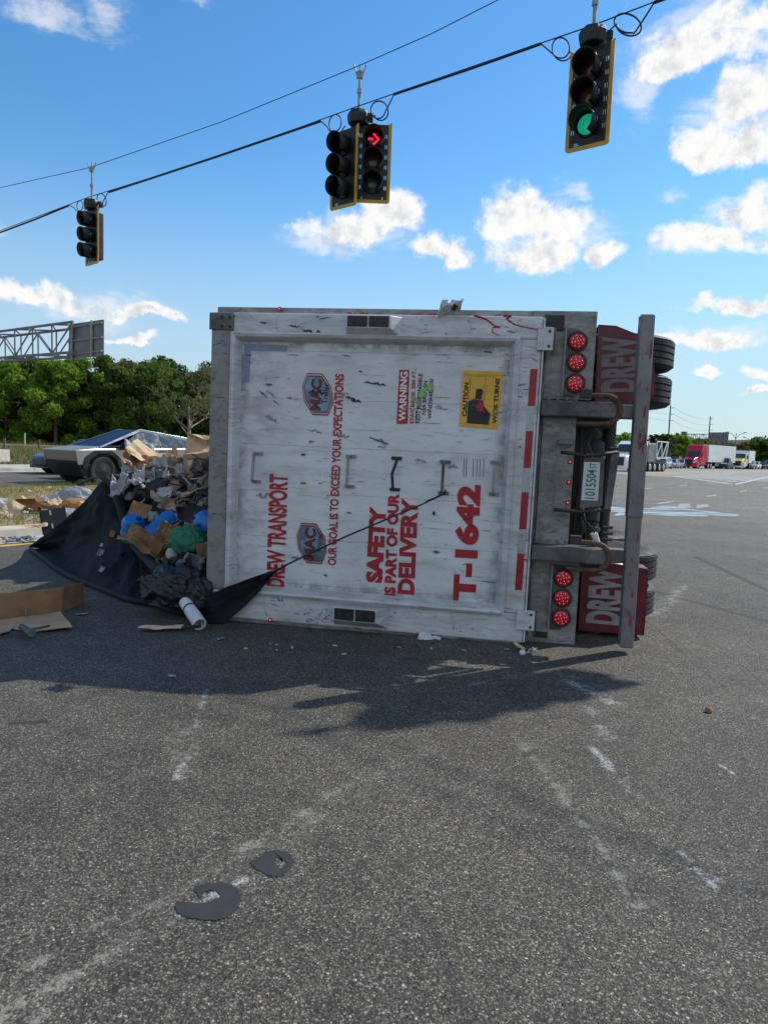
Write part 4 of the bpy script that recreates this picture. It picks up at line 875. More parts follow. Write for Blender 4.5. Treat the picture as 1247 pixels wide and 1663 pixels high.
def head(root, off, ang, lit, cut=0):
    """one three-section head: local frame x right, -y out of the face, z up; ang turns it about z"""
    MW = Matrix.Translation(Vector(off)) @ Matrix.Rotation(ang, 4, 'Z')
    def P(mb, name, mat, parent=root, **k):
        for v in mb.v:
            q = MW @ v; v.x, v.y, v.z = q
        o = mb.build(name, mat, **k); o.parent = parent; return o
    hs_ = P(MB().box(-.17, .17, .0, .20, .12, 1.18), 'housing', 'signalblack', bevel=.02)
    slots = []
    for k in range(6):
        z = .22+k*.165
        for s in (-1, 1):
            for x in (.195, .222):
                a, b = sorted((s*x, s*(x+.007))); slots.append((a, b, z, z+.062))
    for xc in (-.15, 0, .15):
        for z in (.068, .09): slots.append((xc-.035, xc+.035, z, z+.006))
    P(slotplate(-.265, .265, .035, 1.265, slots), 'backplate', 'signalblack', thick=.003)
    m = MB(); rr = .05
    out = [(-.30, 1.30), (-.30, rr)]+[(-.30+rr-rr*math.cos(a), rr-rr*math.sin(a)) for a in (.4, .8, 1.2, 1.57)]+[(.30-rr, 0)]+[(.30-rr+rr*math.sin(a), rr-rr*math.cos(a)) for a in (.4, .8, 1.2, 1.57)]+[(.30, 1.30)]
    inn = [(-.248, 1.27), (-.248, .054)]+[(-.248, .052)]*4+[(.248, .052)]*5+[(.248, 1.27)]
    n = len(out)
    for y, fl in ((-.006, 1), (.006, -1)):
        pass
    m.add([(x, -.008, z) for x, z in out]+[(x, -.008, z) for x, z in inn]+[(x, .008, z) for x, z in out]+[(x, .008, z) for x, z in inn],
          [(i, i+1, n+i+1, n+i) for i in range(n-1)]+[(2*n+i, 3*n+i, 3*n+i+1, 2*n+i+1) for i in range(n-1)]+[(i, 2*n+i, 2*n+i+1, i+1) for i in range(n-1)]+[(n+i, n+i+1, 3*n+i+1, 3*n+i) for i in range(n-1)]+[(0, n, 3*n, 2*n), (n-1, 3*n-1, 4*n-1, 2*n-1)])
    P(m, 'backplate_border', 'signalyellow')
    for k in range(3):
        zc = .30+k*.35; kind = ('green', 'amber', 'red')[k]
        dr = P(MB().lathe([(.155, 0), (.155, .03), (.145, .035)], (0, 0, zc), (0, -1, 0), 28), 'lens_ring', 'signalblack', smooth=True)
        mt = 'lens_dark_'+kind
        if lit == 'green' and kind == 'green': mt = 'green'
        P(MB().lathe([(.142, .02), (.12, .045), (.07, .06), (.0, .065)], (0, 0, zc), (0, -1, 0), 24), 'lens', mt, dr, smooth=True)
        if lit == 'arrow' and kind == 'red':
            a = MB(); a.tube([(-.09, -.075, zc), (-.01, -.075, zc)], .017, 6); a.tube([(0, -.072, zc+.085), (.085, -.072, zc), (0, -.072, zc-.085)], .017, 6); P(a, 'arrow_light', 'arrow', dr)
        # visor: a hood open below, longest at the top
        v = MB(); v.open = True; N = 26; ln = .30
        for r_ in range(3):
            for i in range(N+1):
                t = (i/N*2-1); a = math.pi/2+t*rad(150); L = ln*(.74+.26*(math.cos(t*math.pi*.5)**.8 if abs(t) < 1 else 0))*r_/2
                v.v.append(Vector((.158*math.cos(a), -.01-L, zc+.158*math.sin(a)-.05*L)))
        for r_ in range(2):
            for i in range(N): q = r_*(N+1)+i; v.f.append((q, q+1, q+N+2, q+N+1))
        P(v, 'visor', 'signalblack', thick=.004, smooth='all')
def signal(loc, heads, label, hubh, wire_top, lean=0):
    root = empty('traffic_light', loc, 0, label, 'traffic light', 'traffic lights hanging on the span wires')
    for off, ang, lit in heads: head(root, off, ang, lit)
    z = hubh
    def P(mb, name, mat, **k): o = mb.build(name, mat, **k); o.parent = root; return o
    hb = MB().lathe([(.10, -.13), (.17, -.11), (.19, -.02), (.19, .03), (.16, .09), (.06, .12)], (0, 0, z), (0, 0, 1), 8); hb.box(.10, .24, -.07, .07, z-.05, z+.06)
    P(hb, 'hub_box', 'signalblack', bevel=.01)
    for off, ang, lit in heads:
        P(MB().cyl((off[0]*.6, off[1]*.6+.08, 1.16), (off[0]*.3, off[1]*.3, z-.08), .04), 'coupling', 'signalblack')
    m = MB(); m.cyl((0, 0, z+.1), (0, 0, z+.42), .024, n=8); P(m, 'hanger_rod', 'galv')
    m = MB(); zt = wire_top-loc[2]
    pts = [(0, 0, z+.30), (.012, 0, z+.36), (0, .01, z+.40), (0, 0, max(z+.42, zt-.12))]
    m.tube(pts, .022, 8); P(m, 'hanger_strap', 'galv')
    m = MB(); m.box(-.035, .035, -.03, .03, z+.38, z+.46); P(m, 'hanger_clamp', 'galv', bevel=.008)
    m = MB(); m.box(-.05, .05, -.03, .03, zt-.13, zt-.02)
    for s in (-1, 0, 1): m.cyl((s*.05, 0, zt-.08), (s*.10, 0, zt+.09), .013, n=6)
    P(m, 'wire_clamp', 'galv', bevel=.004)
    return root
fa = math.atan2(.8, .6)-math.pi/2   # -y turned to face (-.6,-.8): rotate by  -37 deg
fa = -math.atan2(.6, .8)
def wirez(pts, P):      # height of the wire above a plan position, by distance along ND
    t = (P-LINE0).dot(ND); ps = sorted([((q-LINE0).dot(ND), q.z) for q in pts])
    for a, b in zip(ps, ps[1:]):
        if a[0] <= t <= b[0]: return a[1]+(b[1]-a[1])*(t-a[0])/(b[0]-a[0])
    return ps[0][1] if t < ps[0][0] else ps[-1][1]
UP = [WP(0, 305), WP(147, 272), WP(360, 198), WP(580, 108), WP(700, 55), WP(808, 0)]; UP.append(UP[-1]+(UP[-1]-UP[-2])*1.25)
UP.append(Vector((6.36, 7.46, 7.35)))
LO = [WP(0, 375), WP(145, 320), WP(360, 253), WP(577, 174), WP(770, 107), WP(960, 42), WP(1070, 0)]
LO.append(Vector((6.36, 7.46, 7.12)))
for lst in (UP, LO):
    d = (lst[0]-lst[1]); lst.insert(0, lst[0]+d.normalized()*14+Vector((0, 0, .2))); e_ = lst[-1]; lst.append(e_+Vector((7, -5.6, .5)))
def catm(pts, k=8):
    out = []; n = len(pts)
    for i in range(n-1):
        p0, p1, p2, p3 = pts[max(i-1, 0)], pts[i], pts[i+1], pts[min(i+2, n-1)]
        for s in range(k):
            t = s/k; out.append(.5*((2*p1)+(p2-p0)*t+(2*p0-5*p1+4*p2-p3)*t*t+(3*p1-p0-3*p2+p3)*t**3))
    return out+[pts[-1]]
tag(MB().tube(UP, .008, 6).build('span_wire', 'cable'), 'thin upper span wire that carries the signal hangers', 'wire')
sw = empty('signal_cable', LO[1], 0, 'thicker lower cable with coiled loops beside each traffic light', 'cable')
def swp(mb, name):
    for v in mb.v: v -= LO[1]
    o = mb.build(name, 'cable', smooth='all'); o.parent = sw; return o
swp(MB().tube(LO, .009, 6), 'messenger_wire')
for a, b in (((0, 378), (112, 334)), ((178, 312), (520, 197)), ((640, 153), (878, 71)), ((1062, 4), (1100, -12))):
    swp(MB().tube([WP(*a), WP((a[0]+b[0])/2, (a[1]+b[1])/2+1), WP(*b)], .021, 8), 'cable_bundle')
for (cx, cy, ax, ay, tl, st, en, r_) in ((541, 199, 11, 15, -.1, (520, 196), (560, 205), .016), (613, 177, 13, 15, .1, (640, 153), (592, 190), .018), (908, 76, 15, 18, .2, (878, 71), (925, 85), .016), (1017, 36, 22, 16, -.4, (1062, 4), (982, 57), .018),
                                         (127, 334, 6, 9, 0, (113, 333), (136, 338), .016), (162, 323, 6, 10, .2, (177, 311), (152, 330), .018)):
    pts = [WP(*st)]
    sgn = 1 if st[0] < cx else -1
    for k in range(0, 27):
        a = math.pi+.5+k*2*math.pi/19 if sgn > 0 else -.5-k*2*math.pi/19
        x = ax*math.cos(a); y = ay*math.sin(a)*(1 if sgn > 0 else 1); ct, s_ = math.cos(tl), math.sin(tl)
        p = WP(cx+x*ct-y*s_, cy-(x*s_+y*ct)); pts.append(p+ED*(.004*k))
    pts.append(WP(*en)); swp(MB().tube(catm(pts, 2), r_*.62, 6), 'cable_loop')
s3 = signal(SP[0], [((0, 0, 0), fa, 'green')], 'black signal with yellow border showing a green light, rightmost on the wire', 1.40, wirez(UP, SP[0]))
s2 = signal(SP[1], [((-.22, .05, -.02), fa-.03, ''), ((.26, 0, .06), rad(2), 'arrow')], 'paired signal heads in the middle of the wire, one showing a red arrow', 1.42, wirez(UP, SP[1]))
s1 = signal(SP[2], [((0, 0, 0), fa-.05, '')], 'farthest traffic light at left, seen from its side with dark hooded lenses', 1.36, wirez(UP, SP[2]))
signal(Vector((6.36, 7.46, 5.45)), [((-.20, .0, -.02), fa-.03, ''), ((.16, .12, .0), fa+.25, '')], 'fourth traffic light farther along the wire, outside the frame', 1.40, 7.35)

# ------------------------------------------------------------------ tarp, cord
def TF(px, py, dep=0.0):
    d = ray(px, py); t = ((TO+dd*dep-CAM).dot(dd))/d.dot(dd); return CAM+d*t
tops = [(47, 888, 9.25), (75, 868, 9.0), (103, 846, 8.8), (140, 812, 8.55), (160, 788, 8.4), (174, 777, 8.3), (188, 790, 8.15), (202, 835, 7.8), (217, 876, 7.4), (240, 905, 6.95), (262, 926, 6.5), (290, 945, 6.15), (330, 965, 5.72), (372, 952, 5.60), (410, 938, 5.50), (440, 928, 5.42)]
bots = [(50, 893), (76, 912), (92, 925), (120, 940), (150, 952), (175, 962), (200, 972), (215, 977), (235, 980), (252, 984), (272, 990), (300, 998), (338, 1020), (376, 1003), (412, 970), (443, 934)]
TPt = [AT(*q) for q in tops]; BPt = [G(*q, .02) for q in bots[:13]]+[TF(*q, -.10) for q in bots[13:]]
TPt[12] = TF(330, 965, -.12); TPt[13] = TF(372, 952, -.12); TPt[14] = TF(410, 938, -.11); TPt[15] = TF(440, 928, -.09)
BPt[12] = TF(338, 1021, -.16)
a_ = catm(TPt, 7); b_ = catm(BPt, 7); m = MB(); m.open = True; NR = 34
for i in range(len(a_)):
    s = i/(len(a_)-1)
    for j in range(NR+1):
        t = j/NR; p = a_[i].lerp(b_[i], t); sag = math.sin(math.pi*t)
        w = noise.noise(Vector((s*9, t*2.2, 3)))*.13+noise.noise(Vector((s*26+t*4, t*5, 8)))*.045+noise.noise(Vector((s*60, t*12, 1)))*.022+.035*abs(noise.noise(Vector((s*38-t*7, t*9+s*6, 5))))
        k = .35 if s > .78 else 1
        p = p+Vector((.15, .55, -.10))*(.42*sag*k if s < .6 else .05*sag)+Vector((-.3, -1, .25))*w*min(1, 3*sag+.1)*k*(1 if s < .8 else .5)
        if p.z < .012: p.z = .012
        m.v.append(p)
for i in range(len(a_)-1):
    for j in range(NR): q = i*(NR+1)+j; m.f.append((q, q+NR+1, q+NR+2, q+1))
tarp = empty('tarp', G(150, 950), 0, 'torn black mesh tarp hanging from the heap and across the bottom of the trailer door', 'tarp')
def tp(mb, name, mat, **k):
    o0 = tarp.location
    for v in mb.v: v -= o0
    o = mb.build(name, mat, **k); o.parent = tarp; return o
TARPV = [v.copy() for v in m.v]; tp(m, 'tarp_sheet', 'tarp', thick=.006, smooth='all')
def tarp_at(px, py):
    d = ray(px, py).normalized(); return min(TARPV, key=lambda v: ((v-CAM)-d*((v-CAM).dot(d))).length)+Vector((0, -.03, .01))
M['hem'] = simple('tarp_hem_black', (.007, .008, .010), .8, var=.4, scale=6, bump=.4, dirt=.3)
tp(MB().tube([p+Vector((0, 0, .012)) for p in catm(BPt[:12], 4)], .026, 9), 'tarp_hem', 'hem', smooth='all')
tp(MB().tube([p+Vector((0, -.05, 0)) for p in catm(TPt[5:12], 4)], [.045, .05, .05, .048, .05]*0 or .046, 9), 'tarp_hem', 'hem', smooth='all')
m = MB(); m.tube([AT(x, y, d) for x, y, d in ((128, 786, 8.4), (150, 776, 8.35), (172, 774, 8.3), (200, 773, 8.1))], .014, 6); tp(m, 'tarp_bow', 'rust')
# second fold of cloth behind the peak
m = MB(); m.open = True
for i in range(15):
    for j in range(13):
        s = i/14; t = j/12; a = Vector(AT(178, 778, 8.35)).lerp(AT(262, 806, 8.35), s); b = Vector(AT(202, 880, 7.9)).lerp(AT(262, 905, 7.5), s)
        m.v.append(a.lerp(b, t)+Vector((.3, -1, .2))*(.10*math.sin(s*9+t*2)+.06*noise.noise(Vector((s*4, t*4, 0)))))
for i in range(14):
    for j in range(12): q = i*13+j; m.f.append((q, q+13, q+14, q+1))
tp(m, 'tarp_fold', 'tarp', thick=.006, smooth='all')
cord = [TF(437, 933, -.09), TF(470, 915, -.085), TF(560, 872, -.085), TF(640, 838, -.075), TF(690, 817, -.06), TF(719, 802, -.058)]
tp(MB().tube(cord, [.012, .008, .0075, .007, .006, .006], 7), 'elastic_cord', 'cordrubber', smooth='all')
tp(MB().tube([TF(692, 815, -.062), TF(706, 809, -.066), TF(722, 801, -.07), TF(723, 796, -.05)], .009, 6), 'cord_hook', 'cordrubber')
tp(MB().tube([TF(425, 940, -.11), TF(437, 932, -.10), TF(448, 928, -.09)], [.02, .022, .01], 7), 'cord_knot', 'tarp')
# holes and patches of grime on the sheet: a flap of cardboard shows through
# ------------------------------------------------------------------ rubbish
def crumple(name, c, sx, sy, mat, label, cat, amp=.05, rot=(0, 0, 0), folds=2, seed=0, group=None, nx=16, ny=12, thick=.005):
    m = MB(); m.open = True; rs = random.Random(seed); fd = [(rs.uniform(-.4, .4), rs.uniform(-.9, .9)) for _ in range(folds)]
    for j in range(ny+1):
        for i in range(nx+1):
            x = i/nx-.5; y = j/ny-.5; kk = .4 if mat.startswith('card') else 1; z = (amp*.9*(abs(noise.noise(Vector((x*6+seed, y*5, 2))))+.6*abs(noise.noise(Vector((x*13, y*11+seed, 4))))) if mat.startswith('bag') else 0)*.5+kk*amp*(noise.noise(Vector((x*3+seed, y*3, seed)))*1.4+.5*noise.noise(Vector((x*9, y*9+seed, seed))))
            for (f0, f1) in fd: z += amp*(2.0-kk)*max(0, (x-f0)*(1 if f1 > 0 else -1))*abs(f1)*2.2
            ex = .03*noise.noise(Vector((y*7, seed, 0))) if abs(x) > .45 else 0
            m.v.append(Vector(((x+ex)*sx, (y+.04*noise.noise(Vector((x*6, seed, 3))))*sy, z)))
    for j in range(ny):
        for i in range(nx): q = j*(nx+1)+i; m.f.append((q, q+1, q+nx+2, q+nx+1))
    o = m.build(name, mat, thick=thick, smooth='all' if mat.startswith('bag') else False); o.location = c; o.rotation_euler = rot
    return tag(o, label, cat, group)
def bag(name, c, s, mat, label, cat='plastic bag', seed=0, amp=.20, rot=(0, 0, 0), group=None, sub=5):
    bm = bmesh.new(); bmesh.ops.create_icosphere(bm, subdivisions=sub, radius=1)
    for v in bm.verts:
        p = v.co.copy(); o1 = Vector((seed*3.1, 0, seed))
        w_ = Vector((p.x*1.3+p.z, p.y*1.3, p.z*.8)); r = 1+amp*(1-2*abs(noise.noise(p*1.5+o1)))*.9-amp*.5+amp*.42*(1-2.6*abs(noise.noise(w_*3.6+o1)))-amp*.1+amp*.22*(1-2.4*abs(noise.noise(w_*8+o1)))+amp*.12*(1-2.4*abs(noise.noise(w_*17+o1)))
        q = p*r
        if q.z < -.55: q.z = -.55+(q.z+.55)*.15
        v.co = Vector((q.x*s[0], q.y*s[1], (q.z+.55)*s[2]))
    me = bpy.data.meshes.new(name); bm.to_mesh(me); bm.free(); me.materials.append(M[mat])
    for p in me.polygons: p.use_smooth = True
    o = bpy.data.objects.new(name, me); COL.objects.link(o); o.location = c; o.rotation_euler = rot; return tag(o, label, cat, group)
def carton(name, c, d, mat, label, rot=(0, 0, 0), flaps=True, labels=0, cat='cardboard box', dent=.02, seed=0):
    root = empty(name, c, 0, label, cat); root.rotation_euler = rot
    x, y, z = d; rs = random.Random(seed)
    def pan(pts, nm='side_panel', mt=mat):
        m = MB(); m.open = True; A, B, C_, D_ = [Vector(p) for p in pts]; n = 7; nr = (B-A).cross(D_-A).normalized()
        for j in range(n+1):
            for i in range(n+1):
                s, t = i/n, j/n; p = A.lerp(B, s).lerp(D_.lerp(C_, s), t); e = min(s, 1-s, t, 1-t)*3
                m.v.append(p+nr*dent*e*(noise.noise(p*5+Vector((seed, 0, 0)))*1.5))
        for j in range(n):
            for i in range(n): q = j*(n+1)+i; m.f.append((q, q+1, q+n+2, q+n+1))
        o = m.build(nm, mt, thick=.005); o.parent = root; return o
    pan([(0, 0, 0), (x, 0, 0), (x, 0, z), (0, 0, z)]); pan([(0, y, 0), (x, y, 0), (x, y, z), (0, y, z)]); pan([(0, 0, 0), (0, y, 0), (0, y, z), (0, 0, z)]); pan([(x, 0, 0), (x, y, 0), (x, y, z), (x, 0, z)]); pan([(0, 0, 0), (x, 0, 0), (x, y, 0), (0, y, 0)], 'base_panel')
    if flaps:
        pan([(0, 0, z), (x, 0, z), (x*.97, -y*.42, z+rs.uniform(-.02, .10)), (.03, -y*.42, z+rs.uniform(-.03, .06))], 'flap'); pan([(0, y, z), (x, y, z), (x, y*1.4, z+.07), (0, y*1.38, z+.04)], 'flap'); pan([(x, 0, z), (x, y, z), (x*1.3, y, z+.03), (x*1.32, 0, z+.05)], 'flap')
    else: pan([(0, 0, z), (x, 0, z), (x, y, z), (0, y, z)], 'lid_panel')
    for k in range(labels):
        m = MB().box(x*(.12+.62*k), x*(.12+.62*k)+x*.16*(1+.6*k), -.012, -.008, z*.40, z*.78); o = m.build('address_label', 'pvc'); o.parent = root
    return root
# the core of the heap: pieces too small and too many to tell apart
def heaph(x, y):
    rel = Vector((x, y, 0))-TO; u = rel.dot(u0); d_ = rel.dot(dd)
    if d_ < .15 or u > .02: return 0
    uL = min(2.5, .30+.98*d_)-.10; q = -u/uL
    if q >= 1: return 0
    return (1-q*q)**.55*min(1, (d_-.15)/1.75)**.85*max(0, min(1, (6.4-d_)/2.2))*(.80+.20*min(1, -u/.6))
t = NT('mixed_rubbish'); g = t.n('ShaderNodeNewGeometry'); r = t.n('ShaderNodeValToRGB'); t.l(g.outputs['Random Per Island'], r.inputs[0]); r.color_ramp.interpolation = 'CONSTANT'
M['rubbish_dark'] = simple('rubbish_dark', (.03, .026, .024), .85, var=.6, scale=9, bump=.8, bd=.03)
e = r.color_ramp.elements; e[0].color = (.02, .018, .018, 1); e[1].color = (.10, .06, .03, 1); e[1].position = .3
for p_, c_ in ((.42, (.045, .04, .04)), (.58, (.30, .19, .10)), (.68, (.16, .16, .17)), (.78, (.03, .03, .04)), (.86, (.55, .55, .55)), (.90, (.38, .28, .17)), (.955, (.10, .05, .18)), (.97, (.03, .12, .35)), (.985, (.30, .25, .05))):
    x = e.new(p_); x.color = (*c_, 1)
M['rubbish'] = t.set(t.mix(t.step(t.noise(20, 5, .6), .4, .7, 0, .5), r.outputs[0], (.05, .04, .035)), .75)
m = MB(); m.open = True; nn = 46
for j in range(nn+1):
    for i in range(nn+1):
        x = -5.0+i/nn*4.4; y = 5.8+j/nn*7; h = heaph(x, y)*1.30; p = Vector((x, y, 0))
        m.v.append(Vector((x, y, h*(1+.25*noise.noise(p*1.9))+.10*noise.noise(p*6)*min(1, h*4)-.02)))
for j in range(nn):
    for i in range(nn):
        q = j*(nn+1)+i
        if max(m.v[q].z, m.v[q+1].z, m.v[q+nn+1].z, m.v[q+nn+2].z) > .0: m.f.append((q, q+1, q+nn+2, q+nn+1))
hp = [v.copy() for v in m.v if v.z > .06]
base_m = m; tmpb = base_m.build('rubbish_core', 'rubbish_dark'); heap = tmpb; m = MB(); m.open = True
rs = random.Random(5)
for _ in range(3400):
    b = rs.choice(hp)+Vector((rs.gauss(0, .05), rs.gauss(0, .05), rs.uniform(-.02, .06))); s_ = rs.uniform(.015, .085)
    a = Vector((rs.gauss(0, 1), rs.gauss(0, 1), rs.gauss(0, .5))).normalized()*s_; c_ = Vector((rs.gauss(0, 1), rs.gauss(0, 1), rs.gauss(0, .6))).normalized()*s_*rs.uniform(.3, 1); k = a.cross(c_).normalized()*s_*rs.uniform(-.3, .3)
    m.add([b-a, b-a*.2+c_+k, b+a+k, b+a*.3-c_], [(0, 1, 2, 3)])
sc_o = m.build('loose_scraps', 'rubbish', thick=.004); sc_o.parent = heap; sc_o['kind'] = 'stuff'
heap.name = 'rubbish_heap'
tag(heap, 'dark tangled heap of mixed rubbish spilled from the open trailer top', 'rubbish', kind='stuff')
def A(px, py, Y): return AT(px, py, Y)
# cardboard and paper on the heap
carton('cardboard_box', A(300, 739, 8.4), (.26, .22, .22), 'card_l', 'tall torn cardboard box standing open at the very top of the heap', (rad(-8), rad(6), rad(-12)), True, 0, seed=1, dent=.05)
crumple('cardboard_sheet', A(322, 722, 8.35), .27, .26, 'card_l', 'square light cardboard flap leaning at the top right of the heap', 'cardboard', .03, (rad(64), rad(4), rad(12)), 1, 3)
carton('cardboard_box', A(300, 770, 8.1), (.42, .3, .23), 'card', 'closed brown box with white address labels beside the trailer roof', (rad(2), rad(-4), rad(4)), False, 2, seed=3, dent=.02)
crumple('cardboard_sheet', A(254, 745, 8.2), .60, .30, 'card_l', 'long buckled cardboard sheet across the crest of the heap', 'cardboard', .08, (rad(24), rad(8), rad(-6)), 3, 4)
crumple('cardboard_sheet', A(272, 747, 8.4), .30, .24, 'card', 'creased brown cardboard behind the buckled sheet', 'cardboard', .09, (rad(60), rad(-5), rad(8)), 3, 5)
crumple('cardboard_sheet', A(230, 757, 8.1), .46, .26, 'kraft', 'curled orange brown cardboard under the buckled sheet', 'cardboard', .12, (rad(30), rad(20), rad(14)), 3, 6)
crumple('plastic_film', A(228, 730, 8.5), .34, .26, 'bag_g', 'grey clear film behind the cardboard near the pickup', 'plastic film', .06, (rad(40), rad(-4), rad(20)), 1, 7)
bag('plastic_bag', A(232, 787, 8.05), (.20, .17, .12), 'bag_g', 'greyish see-through bag of rubbish below the curled cardboard', seed=2, amp=.26)
crumple('plastic_film', A(224, 776, 7.95), .40, .30, 'bag_w', 'pale crinkled film spread over the greyish bag', 'plastic film', .11, (rad(48), rad(8), rad(-8)), 2, 81, None, 34, 28, .002)
crumple('plastic_film', A(250, 772, 8.0), .34, .26, 'bag_c', 'clear crinkled film right of the pale film near the heap crest', 'plastic film', .11, (rad(52), rad(-8), rad(12)), 2, 83, None, 34, 28, .002)
crumple('plastic_bag', A(208, 795, 7.85), .36, .24, 'bag_w', 'bright white crumpled bag beside the tarp peak', 'plastic bag', .12, (rad(40), rad(4), rad(10)), 2, 85, None, 34, 26, .002)
crumple('plastic_film', A(240, 793, 7.85), .46, .26, 'bag_k', 'dark grey plastic sheet draped below the white bag', 'plastic film', .09, (rad(35), rad(5), rad(8)), 3, 9)
bag('rag', A(292, 775, 8.1), (.07, .05, .10), 'bag_w', 'small white rag hanging between the labelled box and the film', 'rag', seed=6)
bag('rag', A(275, 815, 7.8), (.13, .09, .09), 'bag_w', 'crumpled white cloth in the middle of the dark planks', 'rag', seed=7, amp=.5)
bag('rag', A(303, 787, 8.0), (.09, .07, .06), 'bag_p', 'dark purple cloth in the rubbish under the labelled box', 'rag', seed=8, amp=.4)
bag('rag', A(283, 768, 8.15), (.10, .07, .12), 'bag_t', 'tan crumpled cloth left of the labelled box', 'rag', seed=9, amp=.5)
bag('rubbish_bag', A(318, 792, 7.9), (.11, .09, .08), 'bag_k', 'small shiny black bag by the trailer edge', 'plastic bag', seed=10, amp=.3)
for i, (a, b, w) in enumerate((((272, 838, 7.6), (340, 800, 7.9), .035), ((276, 848, 7.5), (340, 818, 7.7), .03), ((285, 858, 7.4), (340, 838, 7.5), .025), ((290, 815, 7.9), (338, 778, 8.2), .03))):
    p, q = A(*a), A(*b); d = (q-p).normalized(); n_ = Vector((0, 0, 1)).cross(d).normalized(); t_ = d.cross(n_)
    m = MB().hexa([p-n_*w*2, p+n_*w*2, q+n_*w*2, q-n_*w*2, p-n_*w*2+t_*w, p+n_*w*2+t_*w, q+n_*w*2+t_*w, q-n_*w*2+t_*w])
    tag(m.build('plank', 'blackplastic', bevel=.004), None, None)['label'] = 'long dark plank sticking out of the heap against the trailer'
    o = bpy.data.objects[[x.name for x in bpy.data.objects if x.name.startswith('plank')][-1]]; o['category'] = 'plank'; o['group'] = 'dark planks in the heap'
def drum(loc, rot, L, R, label):
    m = MB().lathe([(R*.2, 0), (R*.86, .0), (R, .03), (R, L*.28), (R*1.03, L*.31), (R, L*.34), (R, L*.62), (R*1.03, L*.65), (R, L*.68), (R, L-.05), (R*.8, L), (R*.25, L)], (0, 0, 0), (0, 0, 1), 30)
    root = empty('plastic_drum', loc, 0, label, 'drum', 'blue drums in the heap'); root.rotation_euler = rot
    o = m.build('drum_body', 'bluedrum', smooth=True); o.parent = root
    o = MB().cyl((R*.45, 0, L-.01), (R*.45, 0, L+.02), .028, n=12).build('bung', 'blackplastic'); o.parent = root
    return root
drum(A(214, 876, 7.25), (rad(20), rad(14), 0), .26, .115, 'small blue drum standing behind the black tarp, leftmost of the blue drums')
d2 = drum(A(240, 880, 7.1), (rad(-28), rad(48), rad(20)), .40, .115, 'blue drum tipped sideways with a white label in the middle of the heap')
o = MB().box(-.045, .045, -.1185, -.116, .12, .26).build('drum_label', 'pvc'); o.parent = d2
drum(A(324, 888, 6.95), (rad(12), rad(22), rad(10)), .36, .15, 'large blue drum against the edge of the trailer')
crumple('paper_sheet', A(244, 884, 6.8), .56, .20, 'kraft', 'large crumpled brown paper sheet in front of the blue drums', 'brown paper', .14, (rad(38), rad(6), rad(-10)), 3, 12)
crumple('paper_sheet', A(284, 872, 6.8), .34, .22, 'card_d', 'darker creased brown paper beside the green bag', 'brown paper', .12, (rad(50), rad(16), rad(10)), 3, 13)
bag('plastic_bag', A(305, 893, 6.6), (.17, .13, .15), 'bag_green', 'full green plastic bag low in the heap by the trailer', seed=12, amp=.16)
carton('cardboard_box', A(322, 905, 6.5), (.2, .2, .12), 'card_d', 'small crushed brown box squeezed under the green bag', (rad(8), rad(-10), rad(10)), False, 0, seed=13)
carton('cardboard_box', A(255, 915, 6.75), (.12, .12, .10), 'card', 'tiny brown carton at the foot of the heap', (rad(-10), rad(12), rad(30)), False, 0, seed=14)
bag('rag', A(279, 906, 6.55), (.05, .04, .06), 'bag_w', 'small pale rag at the foot of the heap beside the green bag', 'rag', seed=15)
crumple('plastic_film', A(310, 922, 6.3), .22, .26, 'bag_g', 'blue grey plastic film hanging down below the green bag', 'plastic film', .10, (rad(70), rad(6), rad(-8)), 2, 16)
crumple('plastic_film', A(285, 928, 6.3), .28, .2, 'bag_k', 'dark film below the green bag, above the black bag', 'plastic film', .12, (rad(50), rad(-6), rad(18)), 2, 17)
bag('rubbish_bag', A(285, 978, 5.95), (.26, .17, .20), 'bag_k', 'glossy torn black rubbish bag between the tarp and the trailer corner', 'plastic bag', seed=18, amp=.26)
bag('rubbish_bag', A(322, 985, 5.85), (.12, .10, .16), 'bag_k', 'smaller black bag pressed against the trailer corner', 'plastic bag', seed=19, amp=.24)
for (px, py, Y, s_, mt, lb, sd_) in ((168, 900, 7.45, .10, 'bag_g', 'grey plastic scrap stuck in a tear of the tarp', 31), (169, 925, 7.2, .075, 'bag_w', 'white scrap showing through a tear low in the tarp', 32), (184, 870, 7.75, .09, 'card_d', 'brown scrap showing through the tarp near its fold', 33), (166, 885, 7.55, .05, 'card_l', 'small tan scrap in a hole of the tarp', 34)):
    crumple('scrap', tarp_at(px, py), s_*.6, s_*.8, mt, lb, 'scrap', .02, (rad(65), rad(20), rad(10)), 1, sd_)
crumple('cardboard_sheet', A(284, 792, 7.9), .26, .18, 'card', 'flat tan carton side in the middle of the heap above the blue drums', 'cardboard', .03, (rad(50), rad(-8), rad(20)), 2, 91)
crumple('cardboard_sheet', A(228, 828, 7.6), .24, .16, 'card_d', 'dark brown carton flap above the leftmost blue drum', 'cardboard', .03, (rad(62), rad(12), rad(-12)), 1, 92)
crumple('cardboard_sheet', A(312, 815, 7.7), .26, .12, 'kraft', 'folded brown paper wedged among the dark planks', 'brown paper', .04, (rad(48), rad(-14), rad(8)), 2, 93)
rs = random.Random(77)
